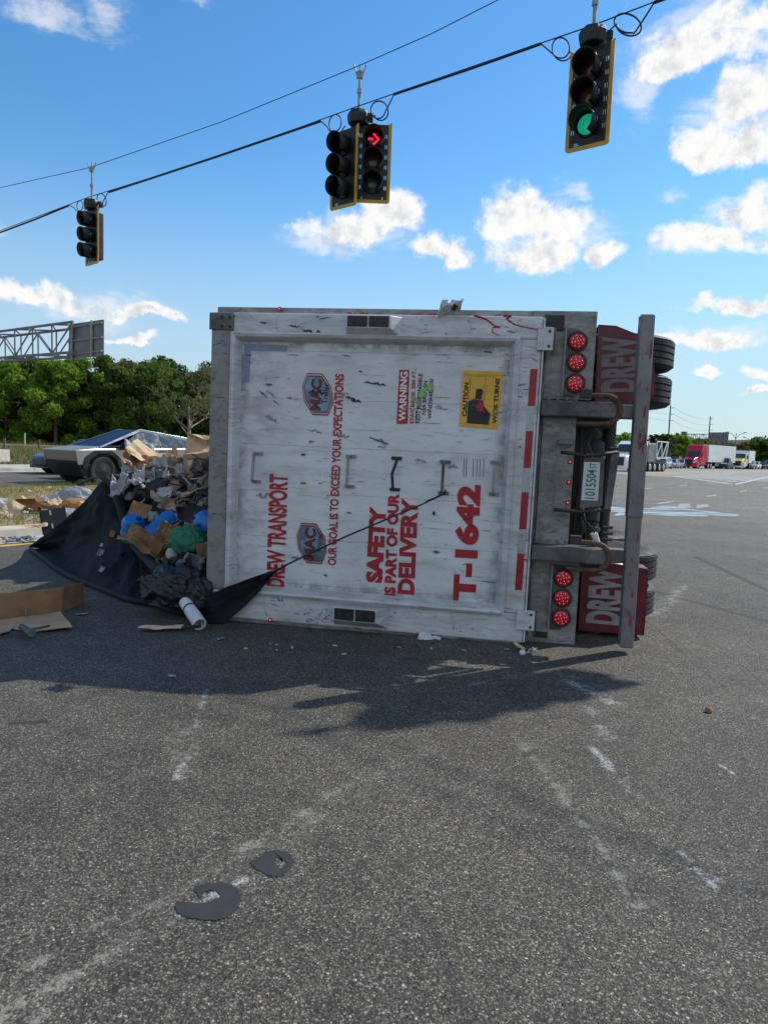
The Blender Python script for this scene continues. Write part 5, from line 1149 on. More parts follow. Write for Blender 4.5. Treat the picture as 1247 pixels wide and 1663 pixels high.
for k in range(46):
    px = rs.uniform(200, 336); py = rs.uniform(742, 930)
    if px < 200+(py-790)*.5: px += 60
    if px > 336: continue
    d_ = ray(px, py).normalized(); best = min(hp, key=lambda v: ((v-CAM)-d_*((v-CAM).dot(d_))).length+.05*v.y)
    mt = rs.choice(('card', 'card', 'card_l', 'card_l', 'card_d', 'bag_w', 'kraft', 'kraft', 'bag_t', 'bag_g')); s_ = rs.uniform(.07, .19)
    p_ = best+Vector((0, -.06, .05))
    if mt.startswith('bag') and rs.random() < .25: bag('rag', p_, (s_*.6, s_*.4, s_*.5), mt, 'crumpled scrap of cloth or film lying loose on the heap', 'rag', seed=200+k, amp=.45, group='loose cloth and film on the heap', sub=3, rot=(rs.uniform(-.5, .5), 0, rs.uniform(0, 3)))
    else: crumple('cardboard_scrap', p_, s_*1.3, s_*.8, mt, 'torn scrap lying loose on the face of the heap', 'scrap', .03, (rs.uniform(.3, 1.3), rs.uniform(-.6, .6), rs.uniform(-1, 1)), 2, 200+k, 'torn scraps on the heap', 6, 5)
for k in range(16):
    px = rs.uniform(262, 334); py = rs.uniform(750, 805); d_ = ray(px, py).normalized(); best = min(hp, key=lambda v: ((v-CAM)-d_*((v-CAM).dot(d_))).length+.05*v.y)
    a_s = rs.uniform(-.9, .9); L_s = rs.uniform(.12, .35); q_ = best+Vector((0, -.08, .05)); e_s = Vector((math.cos(a_s), rs.uniform(-.3, .1), math.sin(a_s)))*L_s/2
    tag(MB().tube([q_-e_s, q_+Vector((0, 0, .02)), q_+e_s], [.008, .007, .004], 5).build('twig', 'card_l' if k % 2 else 'bark'), 'dry twig or cane tangled in the upper right of the heap', 'twig', 'twigs in the heap')
# scattered on the grass and along the kerb
gz = .15
def GG(px, py, z=gz): return G(px, py, z)
bag('plastic_bag', GG(6, 823), (.20, .14, .10), 'bag_w', 'white plastic bag on the grass at the left edge', seed=21)
crumple('cardboard_sheet', GG(22, 830, .25), .30, .32, 'card_l', 'pale folded cardboard leaning beside the white bag', 'cardboard', .05, (rad(50), rad(10), rad(-20)), 1, 22)
carton('cardboard_box', GG(26, 829), (.36, .3, .17), 'card_d', 'open dark brown carton lying on the grass', (0, rad(4), rad(12)), True, 0, seed=23)
for (px, py, sx, sy, mt, lb, sd_) in ((62, 824, .5, .34, 'card_l', 'flat pale cardboard on the grass right of the dark carton', 24), (78, 828, .4, .3, 'card', 'flattened brown cardboard nearer the kerb', 25), (55, 812, .35, .25, 'card_l', 'light cardboard behind the dark carton', 26), (104, 802, .55, .3, 'card_d', 'brown cardboard lid standing behind the clear bag', 27), (94, 818, .3, .24, 'card_l', 'small cream cardboard leaf beside the clear bag', 28), (103, 812, .30, .26, 'foil', 'orange cardboard piece in front of the clear bag', 29), (60, 857, .30, .16, 'card', 'strip of cardboard on top of the kerb', 30), (100, 842, .3, .22, 'card', 'cardboard corner behind the black crate', 36)):
    crumple('cardboard_sheet', GG(px, py, gz+.04), sx, sy, mt, lb, 'cardboard', .06, (rad(random.uniform(4, 22)), rad(random.uniform(-12, 12)), rad(sd_*37)), 2, sd_)
bag('plastic_bag', GG(124, 818), (.36, .26, .22), 'bag_c', 'large clear plastic bag on the median behind the tarp', seed=35)
bag('wrapped_parcel', GG(122, 826), (.24, .18, .13), 'foil', 'shiny orange brown wrapped bundle in front of the clear bag', 'parcel', seed=37, amp=.12)
bag('plastic_bag', GG(95, 818), (.14, .1, .14), 'bag_w', 'small white bag left of the clear bag', seed=38)
bag('plastic_bag', GG(70, 817), (.11, .08, .08), 'bag_c', 'little clear bag near the plastic bottle', seed=39)
bag('plastic_bag', GG(110, 846), (.26, .2, .13), 'bag_c', 'bluish clear plastic bag just behind the kerb', seed=40)
def bottle(loc, rz, label, mat='bag_c'):
    root = empty('plastic_bottle', loc, rz, label, 'bottle'); root.rotation_euler = (rad(90), 0, rz)
    o = MB().lathe([(.03, 0), (.045, .02), (.045, .10), (.04, .12), (.045, .14), (.045, .2), (.018, .26), (.018, .28)], (0, 0, 0), (0, 0, 1), 16).build('bottle_body', mat, smooth=True); o.parent = root
    o = MB().cyl((0, 0, .278), (0, 0, .30), .02, n=12).build('bottle_cap', 'bluedrum'); o.parent = root
bottle(GG(62, 808, .2), rad(75), 'clear bottle with blue cap lying on the grass')
bottle(GG(84, 838, .2), rad(20), 'clear bottle with blue cap close to the kerb')
cr_ = empty('black_crate', GG(72, 868, .08), 0, 'black plastic crate lid standing on the kerb beside the tarp', 'crate'); cr_.rotation_euler = (rad(-14), rad(-10), rad(18))
def cp(mb, n, mt): o = mb.build(n, mt, bevel=.006); o.parent = cr_
cp(MB().box(0, .34, 0, .05, 0, .36), 'crate_panel', 'blackplastic'); cp(MB().box(0, .34, .052, .20, 0, .02), 'crate_edge', 'blackplastic'); cp(MB().box(-.02, -.002, 0, .2, 0, .36), 'crate_edge', 'blackplastic')
for z in (.07, .27): cp(MB().box(.12, .14, -.006, -.001, z, z+.07), 'crate_sticker', 'pvc')
bag('rubbish_bag', GG(133, 789), (.12, .1, .12), 'bag_k', 'small round black bag on the median near the pickup', 'plastic bag', seed=42, amp=.15)
rs = random.Random(11)
for k in range(26):      # paper litter in the gutter
    px = rs.uniform(0, 74); py = 877+rs.uniform(-3, 3)-px*.03; mt = rs.choice(('bag_w', 'bag_w', 'card_l', 'bag_c', 'bag_k'))
    crumple('paper_scrap', G(px, py, .03), rs.uniform(.05, .16), rs.uniform(.03, .08), mt, 'small scrap of litter lying in the gutter along the kerb', 'litter', .02, (rs.uniform(-.3, .3), rs.uniform(-.3, .3), rs.uniform(0, 3)), 1, 50+k, 'litter in the gutter', 5, 4, .003)
for k in range(22):
    px = rs.uniform(2, 150); py = rs.uniform(790, 845)
    crumple('paper_scrap', GG(px, py, .19), rs.uniform(.04, .14), rs.uniform(.04, .1), rs.choice(('bag_w', 'card_l', 'card', 'bag_t')), 'small scrap of litter scattered on the median grass', 'litter', .03, (rs.uniform(-.4, .4), rs.uniform(-.4, .4), rs.uniform(0, 3)), 1, 90+k, 'litter on the median grass', 5, 4, .003)
# foreground carton with a metal handle, pipe, strip of cardboard
fb = empty('cardboard_box', G(50, 1015), 0, 'flattened brown carton at the left edge with one side standing up', 'cardboard box')
def fbp(pts, nm, mt, amp=.012, t=.006):
    m = MB(); m.open = True; A_, B_, C_, D_ = [Vector(p)-fb.location for p in pts]; n = 12; nr = (B_-A_).cross(D_-A_).normalized()
    for j in range(n+1):
        for i in range(n+1):
            s, t_ = i/n, j/n; p = A_.lerp(B_, s).lerp(D_.lerp(C_, s), t_); m.v.append(p+nr*amp*noise.noise(p*4.5))
    for j in range(n):
        for i in range(n): q = j*(n+1)+i; m.f.append((q, q+1, q+n+2, q+n+1))
    o = m.build(nm, mt, thick=t); o.parent = fb
b0, b1 = G(-40, 1012), G(99, 994); tz = Vector((0, 0, .215))
fbp([b0, b1, b1+tz+Vector((.01, .03, -.0)), b0+tz+Vector((0, .03, 0))], 'side_panel', 'card_d', .015)
fbp([G(-40, 1012, .01), G(99, 993, .01), G(118, 1019, .03), G(50, 1026, .01)], 'flap', 'card', .012)
fbp([G(-60, 1010, .008), G(40, 1004, .008), G(16, 1025, .02), G(-50, 1040, .02)], 'flap', 'card', .012)
fbp([b1+Vector((.006, 0, 0)), b1+Vector((.05, .35, 0)), b1+Vector((.05, .36, .2)), b1+tz+Vector((.012, .03, 0))], 'side_panel', 'card_d', .01)
tl = empty('metal_tool', G(45, 1024, .03), 0, 'dull steel socket tool with a bar handle lying on the brown carton', 'tool')
for mb, nm in ((MB().cyl(G(36, 1018, .055), G(50, 1027, .05), .026, n=14), 'tool_barrel'), (MB().cyl(G(50, 1027, .05), G(52.5, 1028.5, .05), .029, n=14), 'tool_collar'), (MB().tube([G(52, 1022, .06), G(68, 1019, .06), G(82, 1016, .065)], .009, 6), 'tool_handle')):
    for v in mb.v: v -= tl.location
    o = mb.build(nm, 'steel', smooth=True); o.parent = tl
p1, p2 = AT(43, 990, 5.72), AT(53, 1008, 5.62)
tag(MB().tube([p1+Vector((-.01, 0, .02)), p1+Vector((.01, 0, .01)), p1, p1+Vector((0, -.01, -.05)), p2, p2+Vector((.02, 0, 0))], .006, 6).build('wire_hook', 'galv_d'), 'bent wire hook hanging on the standing side of the brown carton', 'hook')
crumple('cardboard_scrap', G(262, 1019, .03), .34, .09, 'card_l', 'narrow torn strip of cardboard on the asphalt left of the white pipe', 'cardboard', .03, (0, rad(3), rad(14)), 1, 60)
pp = empty('white_pipe', G(320, 1012), 0, 'short white plastic pipe with a black strap lying by the trailer corner', 'pipe'); P1 = AT(301, 978, 5.78); P2 = G(325, 1014, .055)
ax = (P2-P1).normalized()
mb = MB(); 
L_ = (P2-P1).length; mb.lathe([(.040, .0), (.052, .0), (.054, L_*.5), (.054, L_), (.046, L_), (.046, .02)], P1, ax, 26)
for v in mb.v: v -= pp.location
o = mb.build('pipe_tube', 'pvc', smooth=True); o.parent = pp
mb = MB().cyl(P1+ax*.11, P1+ax*.125, .0565, n=22)
for v in mb.v: v -= pp.location
o = mb.build('pipe_strap', 'cordrubber'); o.parent = pp
mb = MB().tube([P2+Vector((-.13, -.05, -.02)), P2+Vector((-.04, -.06, -.005)), P2+Vector((.02, -.04, .0))], .016, 6)
for v in mb.v: v -= pp.location
o = mb.build('pipe_strap', 'cordrubber'); o.parent = pp
crumple('paper_scrap', G(280, 1098, .012), .045, .028, 'bag_w', 'single white scrap lying in the trailer shadow', 'litter', .008, (0, 0, .4), 1, 70, None, 5, 4, .003)
crumple('paper_scrap', G(359, 1037, .012), .06, .03, 'bag_g', 'pale scrap on the asphalt below the tarp tip', 'litter', .008, (0, 0, 1), 1, 71, None, 5, 4, .003)
crumple('paper_scrap', G(134, 997, .012), .10, .04, 'bag_g', 'grey scrap on the asphalt beside the brown carton', 'litter', .008, (0, 0, .2), 1, 76, None, 5, 4, .003)
bag('leaf', G(1150, 1157, .0), (.018, .016, .02), 'card_d', 'tiny dark brown crumpled leaf alone on the asphalt at right', 'leaf', seed=72, amp=.4, sub=3)
tag(MB().lathe([(.022, 0), (.024, .012), (.02, .026), (.016, .03)], G(848, 1062), (0, 0, 1), 18).build('bottle_cap', 'pvc', smooth=True), 'small white cap on the asphalt under the door corner', 'cap')
crumple('foam_scrap', G(843, 1049, .03), .09, .05, 'card_l', 'tan foam scrap wedged under the lower door corner', 'scrap', .01, (rad(10), rad(30), rad(30)), 0, 73, None, 6, 5, .02)
tag(MB().tube([G(855, 1061, .01), G(860, 1054, .03), G(868, 1056, .02), G(864, 1051, .03), G(873, 1057, .01)], .004, 5).build('string', 'pvc'), 'short tangle of white string under the sill plate', 'string')
for k in range(14):
    px, py = rs.uniform(380, 900), rs.uniform(1042, 1062)
    crumple('gravel_chip', G(px, py, .008), rs.uniform(.012, .04), rs.uniform(.01, .02), rs.choice(('card', 'card_l', 'bag_g', 'bag_w', 'tar')), 'small chip of debris on the asphalt beneath the door', 'chip', .006, (0, 0, rs.uniform(0, 3)), 0, 120+k, 'chips below the door', 4, 3, .006)

# ------------------------------------------------------------------ vehicles
def vroot(name, loc, heading, label, cat, group=None):
    return empty(name, loc, math.atan2(heading.y, heading.x), label, cat, group)
def kid(mb, name, mat, root, **k): o = mb.build(name, mat, **k); o.parent = root; return o
def wheel(root, x, y, R, w, alloy='wheelsilver', side=1):
    t = kid(MB().lathe([(R*.62, -w/2+.02), (R*.7, -w/2), (R-.03, -w/2), (R, -w/2+.03), (R, w/2-.03), (R-.03, w/2), (R*.7, w/2), (R*.62, w/2-.02)], (x, y, R), (0, 1, 0), 26), 'wheel', 'rubber', root, smooth=True)
    m = MB().lathe([(R*.63, 0), (R*.60, .02), (R*.2, .035), (R*.1, .05)], (x, y+side*(w/2-.03), R), (0, side, 0), 18); kid(m, 'wheel_rim', alloy, t, smooth=True)
def cabin(m, x, z, w, flare):    # lofted greenhouse: x = 4 stations (base front, roof front, roof back, base back)
    pass
def car(loc, heading, col, label, kind='sedan', group='cars queuing on the far carriageway', s=1):
    L, Wd, H = {'sedan': (4.8, 1.84, 1.45), 'suv': (4.7, 1.9, 1.70), 'van': (5.6, 2.0, 2.3), 'pickup': (5.7, 2.0, 1.9)}[kind]
    r = vroot('parked_car' if False else {'sedan': 'car', 'suv': 'suv', 'van': 'van', 'pickup': 'pickup_truck'}[kind], loc, heading, label, {'sedan': 'car', 'suv': 'car', 'van': 'van', 'pickup': 'pickup truck'}[kind], group)
    hw = Wd/2; bz = H*.60; R = .34 if kind == 'sedan' else .38
    # stations along the length: x, z bottom, z top (bonnet/belt/boot), half width
    st = [(L/2, .34, .58*bz/.9, hw*.78), (L/2-.06, .26, .74*bz/.9, hw*.90), (L/2-.45, .22, .90*bz/.9*.98, hw*.98), (L/2-1.25, .22, bz*.99, hw), (0, .22, bz*1.02, hw), (-L/2+1.0, .22, bz*1.06, hw), (-L/2+.25, .25, bz*1.04, hw*.95), (-L/2, .36, bz*.85, hw*.85)]
    m = MB(); n = 10
    for (x, z0, z1, w) in st:
        h = z1-z0
        m.v += [Vector((x, y*w, z0+z*h)) for y, z in ((-.86, 0), (-.98, .12), (-1, .45), (-.97, .78), (-.84, .97), (.84, .97), (.97, .78), (1, .45), (.98, .12), (.86, 0))]
    for k in range(len(st)-1):
        for i in range(n): j = (i+1) % n; m.f.append((k*n+i, k*n+j, (k+1)*n+j, (k+1)*n+i))
    m.f += [tuple(range(n-1, -1, -1)), tuple((len(st)-1)*n+i for i in range(n))]
    kid(m, 'body', col, r, smooth=True)
    if kind == 'sedan': xs = (L/2-1.3, L/2-2.05, -L/2+1.6, -L/2+.75)
    elif kind == 'suv': xs = (L/2-1.2, L/2-1.9, -L/2+.65, -L/2+.18)
    elif kind == 'van': xs = (L/2-.55, L/2-1.2, -L/2+.12, -L/2+.04)
    else: xs = (L/2-1.5, L/2-2.2, -.85, -1.15)
    b, rf = hw*.86, hw*.66; z0, z1 = bz*.96, H
    m = MB().hexa([(xs[3], -b, z0), (xs[0], -b, z0), (xs[0], b, z0), (xs[3], b, z0), (xs[2], -rf, z1), (xs[1], -rf, z1), (xs[1], rf, z1), (xs[2], rf, z1)])
    kid(m, 'roof', col, r, bevel=.06, seg=3)
    def lerpw(f, z): return f
    def face(pts, name, off): kid(MB().slab(pts, .012, off), name, 'glassdark', r)
    def P(xa, s, t):   # point on cabin surface: xa in 0..1 along, s side sign, t height 0..1
        x0_, x1_ = xs[3]+(xs[0]-xs[3])*xa, xs[2]+(xs[1]-xs[2])*xa
        return Vector((x0_+(x1_-x0_)*t, s*(b+(rf-b)*t), z0+(z1-z0)*t))
    for s in (-1, 1):
        nrm = Vector((0, s, .4)).normalized()
        sp_ = ((.55, .93), (.08, .50)) if kind != 'van' else ((.80, .96),)
        for (q0, q1) in sp_: face([P(q0, s, .18), P(q1, s, .18), P(q1, s, .86), P(q0, s, .86)], 'side_window', nrm)
    fr_n = Vector((1, 0, .8)).normalized(); e = .1
    A0, A1 = P(1, -1, .12), P(1, 1, .12); B0, B1 = P(1, -1, .9), P(1, 1, .9)
    face([A0.lerp(A1, .08), A0.lerp(A1, .92), B0.lerp(B1, .92), B0.lerp(B1, .08)], 'windscreen', fr_n)
    A0, A1 = P(0, -1, .2), P(0, 1, .2); B0, B1 = P(0, -1, .9), P(0, 1, .9)
    if kind != 'van': face([A0.lerp(A1, .1), A0.lerp(A1, .9), B0.lerp(B1, .9), B0.lerp(B1, .1)], 'rear_window', Vector((-1, 0, .6)).normalized())
    kid(MB().box(L/2-.10, L/2+.01, -hw*.5, hw*.5, bz*.42, bz*.70), 'grille', 'blackplastic', r, bevel=.02)
    kid(MB().box(L/2-.12, L/2+.00, -hw*.8, hw*.8, .24, bz*.36), 'bumper', 'blackplastic' if kind != 'sedan' else col, r, bevel=.04)
    for s in (-1, 1):
        kid(MB().hexa([(L/2-.35, s*hw*.94, bz*.66), (L/2-.02, s*hw*.55, bz*.62), (L/2-.10, s*hw*.55, bz*.62), (L/2-.4, s*hw*.8, bz*.66), (L/2-.38, s*hw*.95, bz*.80), (L/2-.06, s*hw*.55, bz*.76), (L/2-.14, s*hw*.55, bz*.76), (L/2-.42, s*hw*.8, bz*.80)]), 'headlight', 'lampwhite', r)
        kid(MB().box(xs[0]-.35, xs[0]-.15, s*(hw+.0), s*(hw+.18), bz*1.02, bz*1.16) if s > 0 else MB().box(xs[0]-.35, xs[0]-.15, -hw-.18, -hw, bz*1.02, bz*1.16), 'mirror', col, r, bevel=.03)
        for x in (L/2-.95, -L/2+.95):
            kid(MB().cyl((x, s*hw*.99, R+.02), (x, s*(hw*.99+.008), R+.02), R*1.13, n=24), 'wheel_arch', 'blackplastic', r)
            wheel(r, x, s*(hw-.10), R, .24, side=s)
    return r
HD = -ED
def place_px(px, D): q = AT(px, 700, D); return Vector((q.x, q.y, 0))
# the angular stainless pickup beyond the median
ct = vroot('pickup_truck', EN(14.6, 21.98), HD, 'angular bare stainless steel pickup with wedge nose and huge sloping windscreen, driving past the median', 'pickup truck')
# local: x forward (0 at centre), nose at +2.84; wheels at +1.93, -1.75
m = MB(); hw = 1.0
def lerp2(a, b, t): return a+(b-a)*t
NX, PX_, TX = 2.84, .35, -2.84
# side slabs
def side(s):
    o1, o2 = s*hw, s*(hw-.05)
    pts = [(2.74, .62), (2.82, 1.06), (-2.80, 1.20), (-2.84, .95), (-2.70, .60), (-2.40, .60), (-2.25, .82), (-1.95, 1.02), (-1.5, 1.02), (-1.2, .82), (-1.1, .55), (1.28, .55), (1.38, .80), (1.66, 1.02), (2.14, 1.02), (2.42, .82), (2.55, .62)]
    a, b = sorted((o1, o2)); kid(MB().prism(pts, a, b, 'y'), 'side_panel', 'stainless', ct, bevel=.012)
    pt = [(x, z) for x, z in ((2.60, .52), (2.50, .86), (2.18, 1.07), (1.62, 1.07), (1.32, .84), (1.22, .50), (1.36, .50), (1.44, .78), (1.70, .96), (2.10, .96), (2.36, .78), (2.46, .52))]
    a, b = sorted((s*(hw-.02), s*(hw+.05))); kid(MB().prism(pt, a, b, 'y'), 'wheel_arch', 'blackplastic', ct, bevel=.01)
    kid(MB().prism([(x-3.68, z) for x, z in pt], a, b, 'y'), 'wheel_arch', 'blackplastic', ct, bevel=.01)
    a, b = sorted((s*(hw-.09), s*(hw+.0))); kid(MB().box(-1.1, 1.25, a, b, .36, .56), 'rocker_panel', 'blackplastic', ct, bevel=.02)
    # upper rail: nose to peak to tail
    zb = lambda x: 1.06+(1.20-1.06)*(2.82-x)/5.62
    def rail(p, q, w0, w1, y0_, y1_):
        kid(MB().hexa([(p[0], s*y0_, p[1]), (q[0], s*y1_, q[1]), (q[0], s*(y1_-.07), q[1]), (p[0], s*(y0_-.07), p[1]), (p[0], s*(y0_-.02), p[1]+w0), (q[0], s*(y1_-.03), q[1]+w1), (q[0], s*(y1_-.10), q[1]+w1), (p[0], s*(y0_-.09), p[1]+w0)]), 'roof_rail', 'stainless', ct, bevel=.006)
    rail((1.95, 1.14), (.35, 1.69), .05, .085, .93, .66); rail((.35, 1.69), (-1.55, 1.42), .085, .12, .66, .86); rail((-1.55, 1.40), (-2.80, 1.18), .14, .05, .86, .97)
    # shoulder: belt to rail base
    kid(MB().hexa([(2.80, s*hw*.985, 1.055), (-2.80, s*hw*.985, 1.195), (-2.80, s*.90, 1.195), (2.80, s*.90, 1.055), (2.0, s*.95, 1.13), (-2.80, s*.96, 1.235), (-2.8, s*.88, 1.235), (2.0, s*.87, 1.13)]), 'shoulder', 'stainless', ct)
    for (x0, x1, x2, x3) in ((1.35, .42, -.30, -.30), (-.34, -.34, -1.55, -1.75)):
        zt = lambda x: (1.14+(1.69-1.14)*(1.95-x)/1.6 if x > .35 else 1.69+(1.42-1.69)*(.35-x)/1.9)+.0
        yt = lambda x: (.93+(.66-.93)*(1.95-x)/1.6 if x > .35 else .66+(.86-.66)*(.35-x)/1.9)+.0
        ptsw = [Vector((x0, s*.955, 1.17)), Vector((x3, s*.965, 1.22)), Vector((x2, s*yt(x2), zt(x2))), Vector((x1, s*yt(x1), zt(x1)))]
        kid(MB().slab(ptsw, .015, Vector((0, s*.8, .5)).normalized()), 'side_window', 'glassdark', ct)
    kid(MB().box(1.05, 1.25, *sorted((s*.97, s*1.20)), 1.17, 1.33), 'mirror', 'blackplastic', ct, bevel=.03)
for s in (-1, 1): side(s)
kid(MB().hexa([(2.80, -.97, 1.03), (2.80, .97, 1.03), (1.98, .88, 1.10), (1.98, -.88, 1.10), (2.82, -.98, 1.065), (2.82, .98, 1.065), (1.90, .90, 1.19), (1.90, -.90, 1.19)]), 'bonnet', 'stainless', ct, bevel=.008)
kid(MB().hexa([(1.92, -.88, 1.15), (1.92, .88, 1.15), (.42, .60, 1.67), (.42, -.60, 1.67), (1.92, -.86, 1.18), (1.92, .86, 1.18), (.42, .58, 1.73), (.42, -.58, 1.73)]), 'windscreen', 'glassblue', ct)
kid(MB().hexa([(.42, -.62, 1.66), (.42, .62, 1.66), (-1.55, .80, 1.40), (-1.55, -.80, 1.40), (.40, -.59, 1.75), (.40, .59, 1.75), (-1.55, .78, 1.50), (-1.55, -.78, 1.50)]), 'glass_roof', 'glassdark', ct)
kid(MB().hexa([(-1.55, -.84, 1.1), (-1.55, .84, 1.1), (-2.82, .94, 1.1), (-2.82, -.94, 1.1), (-1.55, -.80, 1.48), (-1.55, .80, 1.48), (-2.82, .92, 1.20), (-2.82, -.92, 1.20)]), 'bed_cover', 'blackplastic', ct)
kid(MB().hexa([(2.72, -.99, .72), (2.72, .99, .72), (2.60, .99, .72), (2.60, -.99, .72), (2.82, -.985, 1.045), (2.82, .985, 1.045), (2.6, .985, 1.045), (2.6, -.985, 1.045)]), 'nose_panel', 'stainless', ct, bevel=.008)
kid(MB().box(2.815, 2.84, -.96, .96, 1.047, 1.064), 'light_bar', 'lampwhite', ct)
kid(MB().hexa([(2.5, -.90, .26), (2.5, .90, .26), (1.9, .90, .26), (1.9, -.90, .26), (2.80, -1.0, .70), (2.80, 1.0, .70), (2.4, 1.0, .70), (2.4, -1.0, .70)]), 'bumper', 'blackplastic', ct, bevel=.02)
kid(MB().box(-2.5, 2.3, -.88, .88, .32, .9), 'underbody', 'blackplastic', ct)
kid(MB().box(-2.86, -2.78, -.95, .95, .60, 1.18), 'tailgate', 'stainless', ct)
ct.scale = (1.03, 1.02, 1.06)
for x in (1.90, -1.78):
    for s in (-1, 1): wheel(ct, x, s*.87, .44, .29, 'blackplastic', s)
car(EN(16.5, 28.1), HD, 'paint_navy', 'dark navy car with its nose showing beyond the stainless pickup', 'sedan', None)
car(EN(15.6, 24.35), HD, 'paint_pale_blue', 'pale silver car mostly hidden behind the nose of the stainless pickup', 'sedan', None)
car(EN(26.5, 22.6), HD, 'paint_white', 'white car following behind the stainless pickup', 'sedan', None)

def semi(loc, heading, col, label, hgt=4.0, trailer=True, kind='sleeper', tmat='wallpanel', tl_=13.5, bcol=None):
    bcol = bcol or col
    r = vroot('semi_truck', loc, heading, label, 'truck'); hw = 1.22
    # cab stations: nose at x=0 going back
    bz = 1.15
    kid(MB().hexa([(.0, -1.0, .42), (.0, 1.0, .42), (-2.0, 1.1, .45), (-2.0, -1.1, .45), (-.12, -.80, 1.55), (-.12, .80, 1.55), (-1.8, 1.05, 2.0), (-1.8, -1.05, 2.0)]), 'bonnet', bcol, r, bevel=.12, seg=3)
    for s in (-1, 1):
        kid(MB().prism([(-.15, .45), (-.1, .85), (-.35, 1.15), (-1.0, 1.2), (-1.6, .95), (-1.75, .5)], *sorted((s*.85, s*1.22)), 'y'), 'front_wing', col, r, bevel=.06)
        kid(MB().hexa([(.02, s*.72, .9), (-.35, s*1.19, .95), (-.5, s*1.1, .95), (-.1, s*.66, .9), (-.03, s*.74, 1.18), (-.45, s*1.18, 1.22), (-.6, s*1.05, 1.22), (-.15, s*.68, 1.18)]), 'headlight', 'lampwhite', r)
        kid(MB().box(-1.65, -1.5, *sorted((s*1.3, s*1.5)), 1.85, 2.4), 'mirror', 'blackplastic', r, bevel=.03)
    kid(MB().box(-.05, .05, -.62, .62, .62, 1.48), 'grille', 'blackplastic', r, bevel=.05)
    kid(MB().box(-.4, .09, -1.15, 1.15, .28, .60), 'bumper', col, r, bevel=.06)
    ch = hgt-.05 if kind == 'sleeper' else 2.9
    back = -4.6 if kind == 'sleeper' else -3.2
    kid(MB().prism([(-1.55, .55), (-1.6, 1.95), (-2.25, 2.85), (-2.6, ch-.25), (-3.1 if kind == 'sleeper' else -2.9, ch), (back, ch), (back, .55)], -hw+.04, hw-.04, 'y'), 'cab', col, r, bevel=.10, seg=3)
    kid(MB().slab([(-1.63, -1.0, 2.02), (-1.63, 1.0, 2.02), (-2.22, .93, 2.82), (-2.22, -.93, 2.82)], .03, Vector((.8, 0, .6)).normalized()), 'windscreen', 'glassdark', r)
    for s in (-1, 1): kid(MB().slab([(-1.95, s*1.18, 2.05), (-2.75, s*1.18, 2.0), (-2.75, s*1.18, 2.7), (-2.3, s*1.18, 2.7)], .03, (0, s, 0)), 'side_window', 'glassdark', r)
    for x in ((-1.05,) if True else ()):
        for s in (-1, 1): wheel(r, x, s*1.02, .5, .3, 'wheelsilver', s)
    kid(MB().box(-7.6, -1.5, -.5, .5, .55, .95), 'chassis', 'darksteel', r)
    for x in (-5.5, -6.8):
        for s in (-1, 1): wheel(r, x, s*.98, .5, .5, 'wheelsilver', s)
    if trailer:
        x0 = back-.6; kid(MB().box(x0-tl_, x0, -1.28, 1.28, 1.1, hgt-.03), 'box_body', tmat, r, bevel=.03)
        kid(MB().box(x0-tl_, x0, -1.20, -1.15, .45, 1.09), 'side_skirt', 'galv_d', r); kid(MB().box(x0-tl_+3, x0-3.5, 1.15, 1.20, .45, 1.09), 'side_skirt', 'galv_d', r)
        for x in (x0-tl_+1.2, x0-tl_+2.5):
            for s in (-1, 1): wheel(r, x, s*.98, .5, .5, 'wheelsilver', s)
    return r
rt = place_px(1121, 113); semi(rt, (HD+Vector((-.05, .12, 0))).normalized(), 'paint_red', 'bright red sleeper truck pulling a plain white box trailer', 4.0)
# white day-cab truck with a skeletal dump trailer, left of the red one
wt = place_px(1006, 72); wr = semi(wt, (HD+Vector((-.08, .05, 0))).normalized(), 'paint_white', 'white truck with an open skeletal trailer seen just beyond the bumper post', 3.25, False, 'sleeper')
m = MB(); 
kid(MB().prism([(-5.0, 1.0), (-5.0, 3.0), (-7.2, 3.1), (-7.2, 1.0)], -1.1, 1.1, 'y'), 'grey_tank', 'galv_d', wr, bevel=.1)
for i, (a, b) in enumerate((((-7.3, 1.5), (-7.3, 3.3)), ((-7.3, 3.3), (-10.6, 3.3)), ((-10.6, 3.3), (-10.0, 1.5)), ((-7.3, 1.5), (-10.6, 1.5)), ((-7.4, 1.6), (-8.6, 3.2)), ((-8.6, 3.2), (-8.9, 1.6)), ((-9.0, 1.6), (-10.2, 3.2)))):
    for s in (-1, 1): kid(MB().cyl((a[0], s*1.1, a[1]), (b[0], s*1.1, b[1]), .06, n=6), 'frame_bar', 'paint_white', wr)
kid(MB().box(-10.6, -7.2, -1.0, 1.0, .95, 1.3), 'trailer_bed', 'blackplastic', wr)
for x in (-8.2, -9.4):
    for s in (-1, 1): wheel(wr, x, s*.98, .5, .5, 'wheelsilver', s)
cars = [(1064, 96, 'paint_grey', 'sedan', 'dark grey sedan nearest to the bumper post in the queue'), (1079, 100, 'paint_silver', 'suv', 'silver suv second in the queue right of the post'), (1096, 108, 'paint_sage', 'sedan', 'grey green sedan in front of the red tow vehicle'),
        (1109, 114, 'paint_silver', 'sedan', 'silver sedan just left of the big red truck'), (1101, 138, 'paint_red', 'pickup', 'red pickup with white roof lights behind the grey green sedan'), (1116, 150, 'paint_white', 'van', 'white van top showing left of the red truck cab'),
        (1181, 122, 'paint_black', 'pickup', 'black pickup right behind the red truck trailer'), (1188, 132, 'paint_white', 'van', 'white van right of the black pickup'), (1221, 132, 'paint_grey', 'suv', 'grey suv right of the white box truck'),
        (1231, 136, 'paint_white', 'sedan', 'white sedan second from the right edge'), (1241, 138, 'paint_black', 'sedan', 'black sedan at the right edge of the picture'), (1252, 140, 'paint_silver', 'suv', 'silver suv cut by the right edge')]
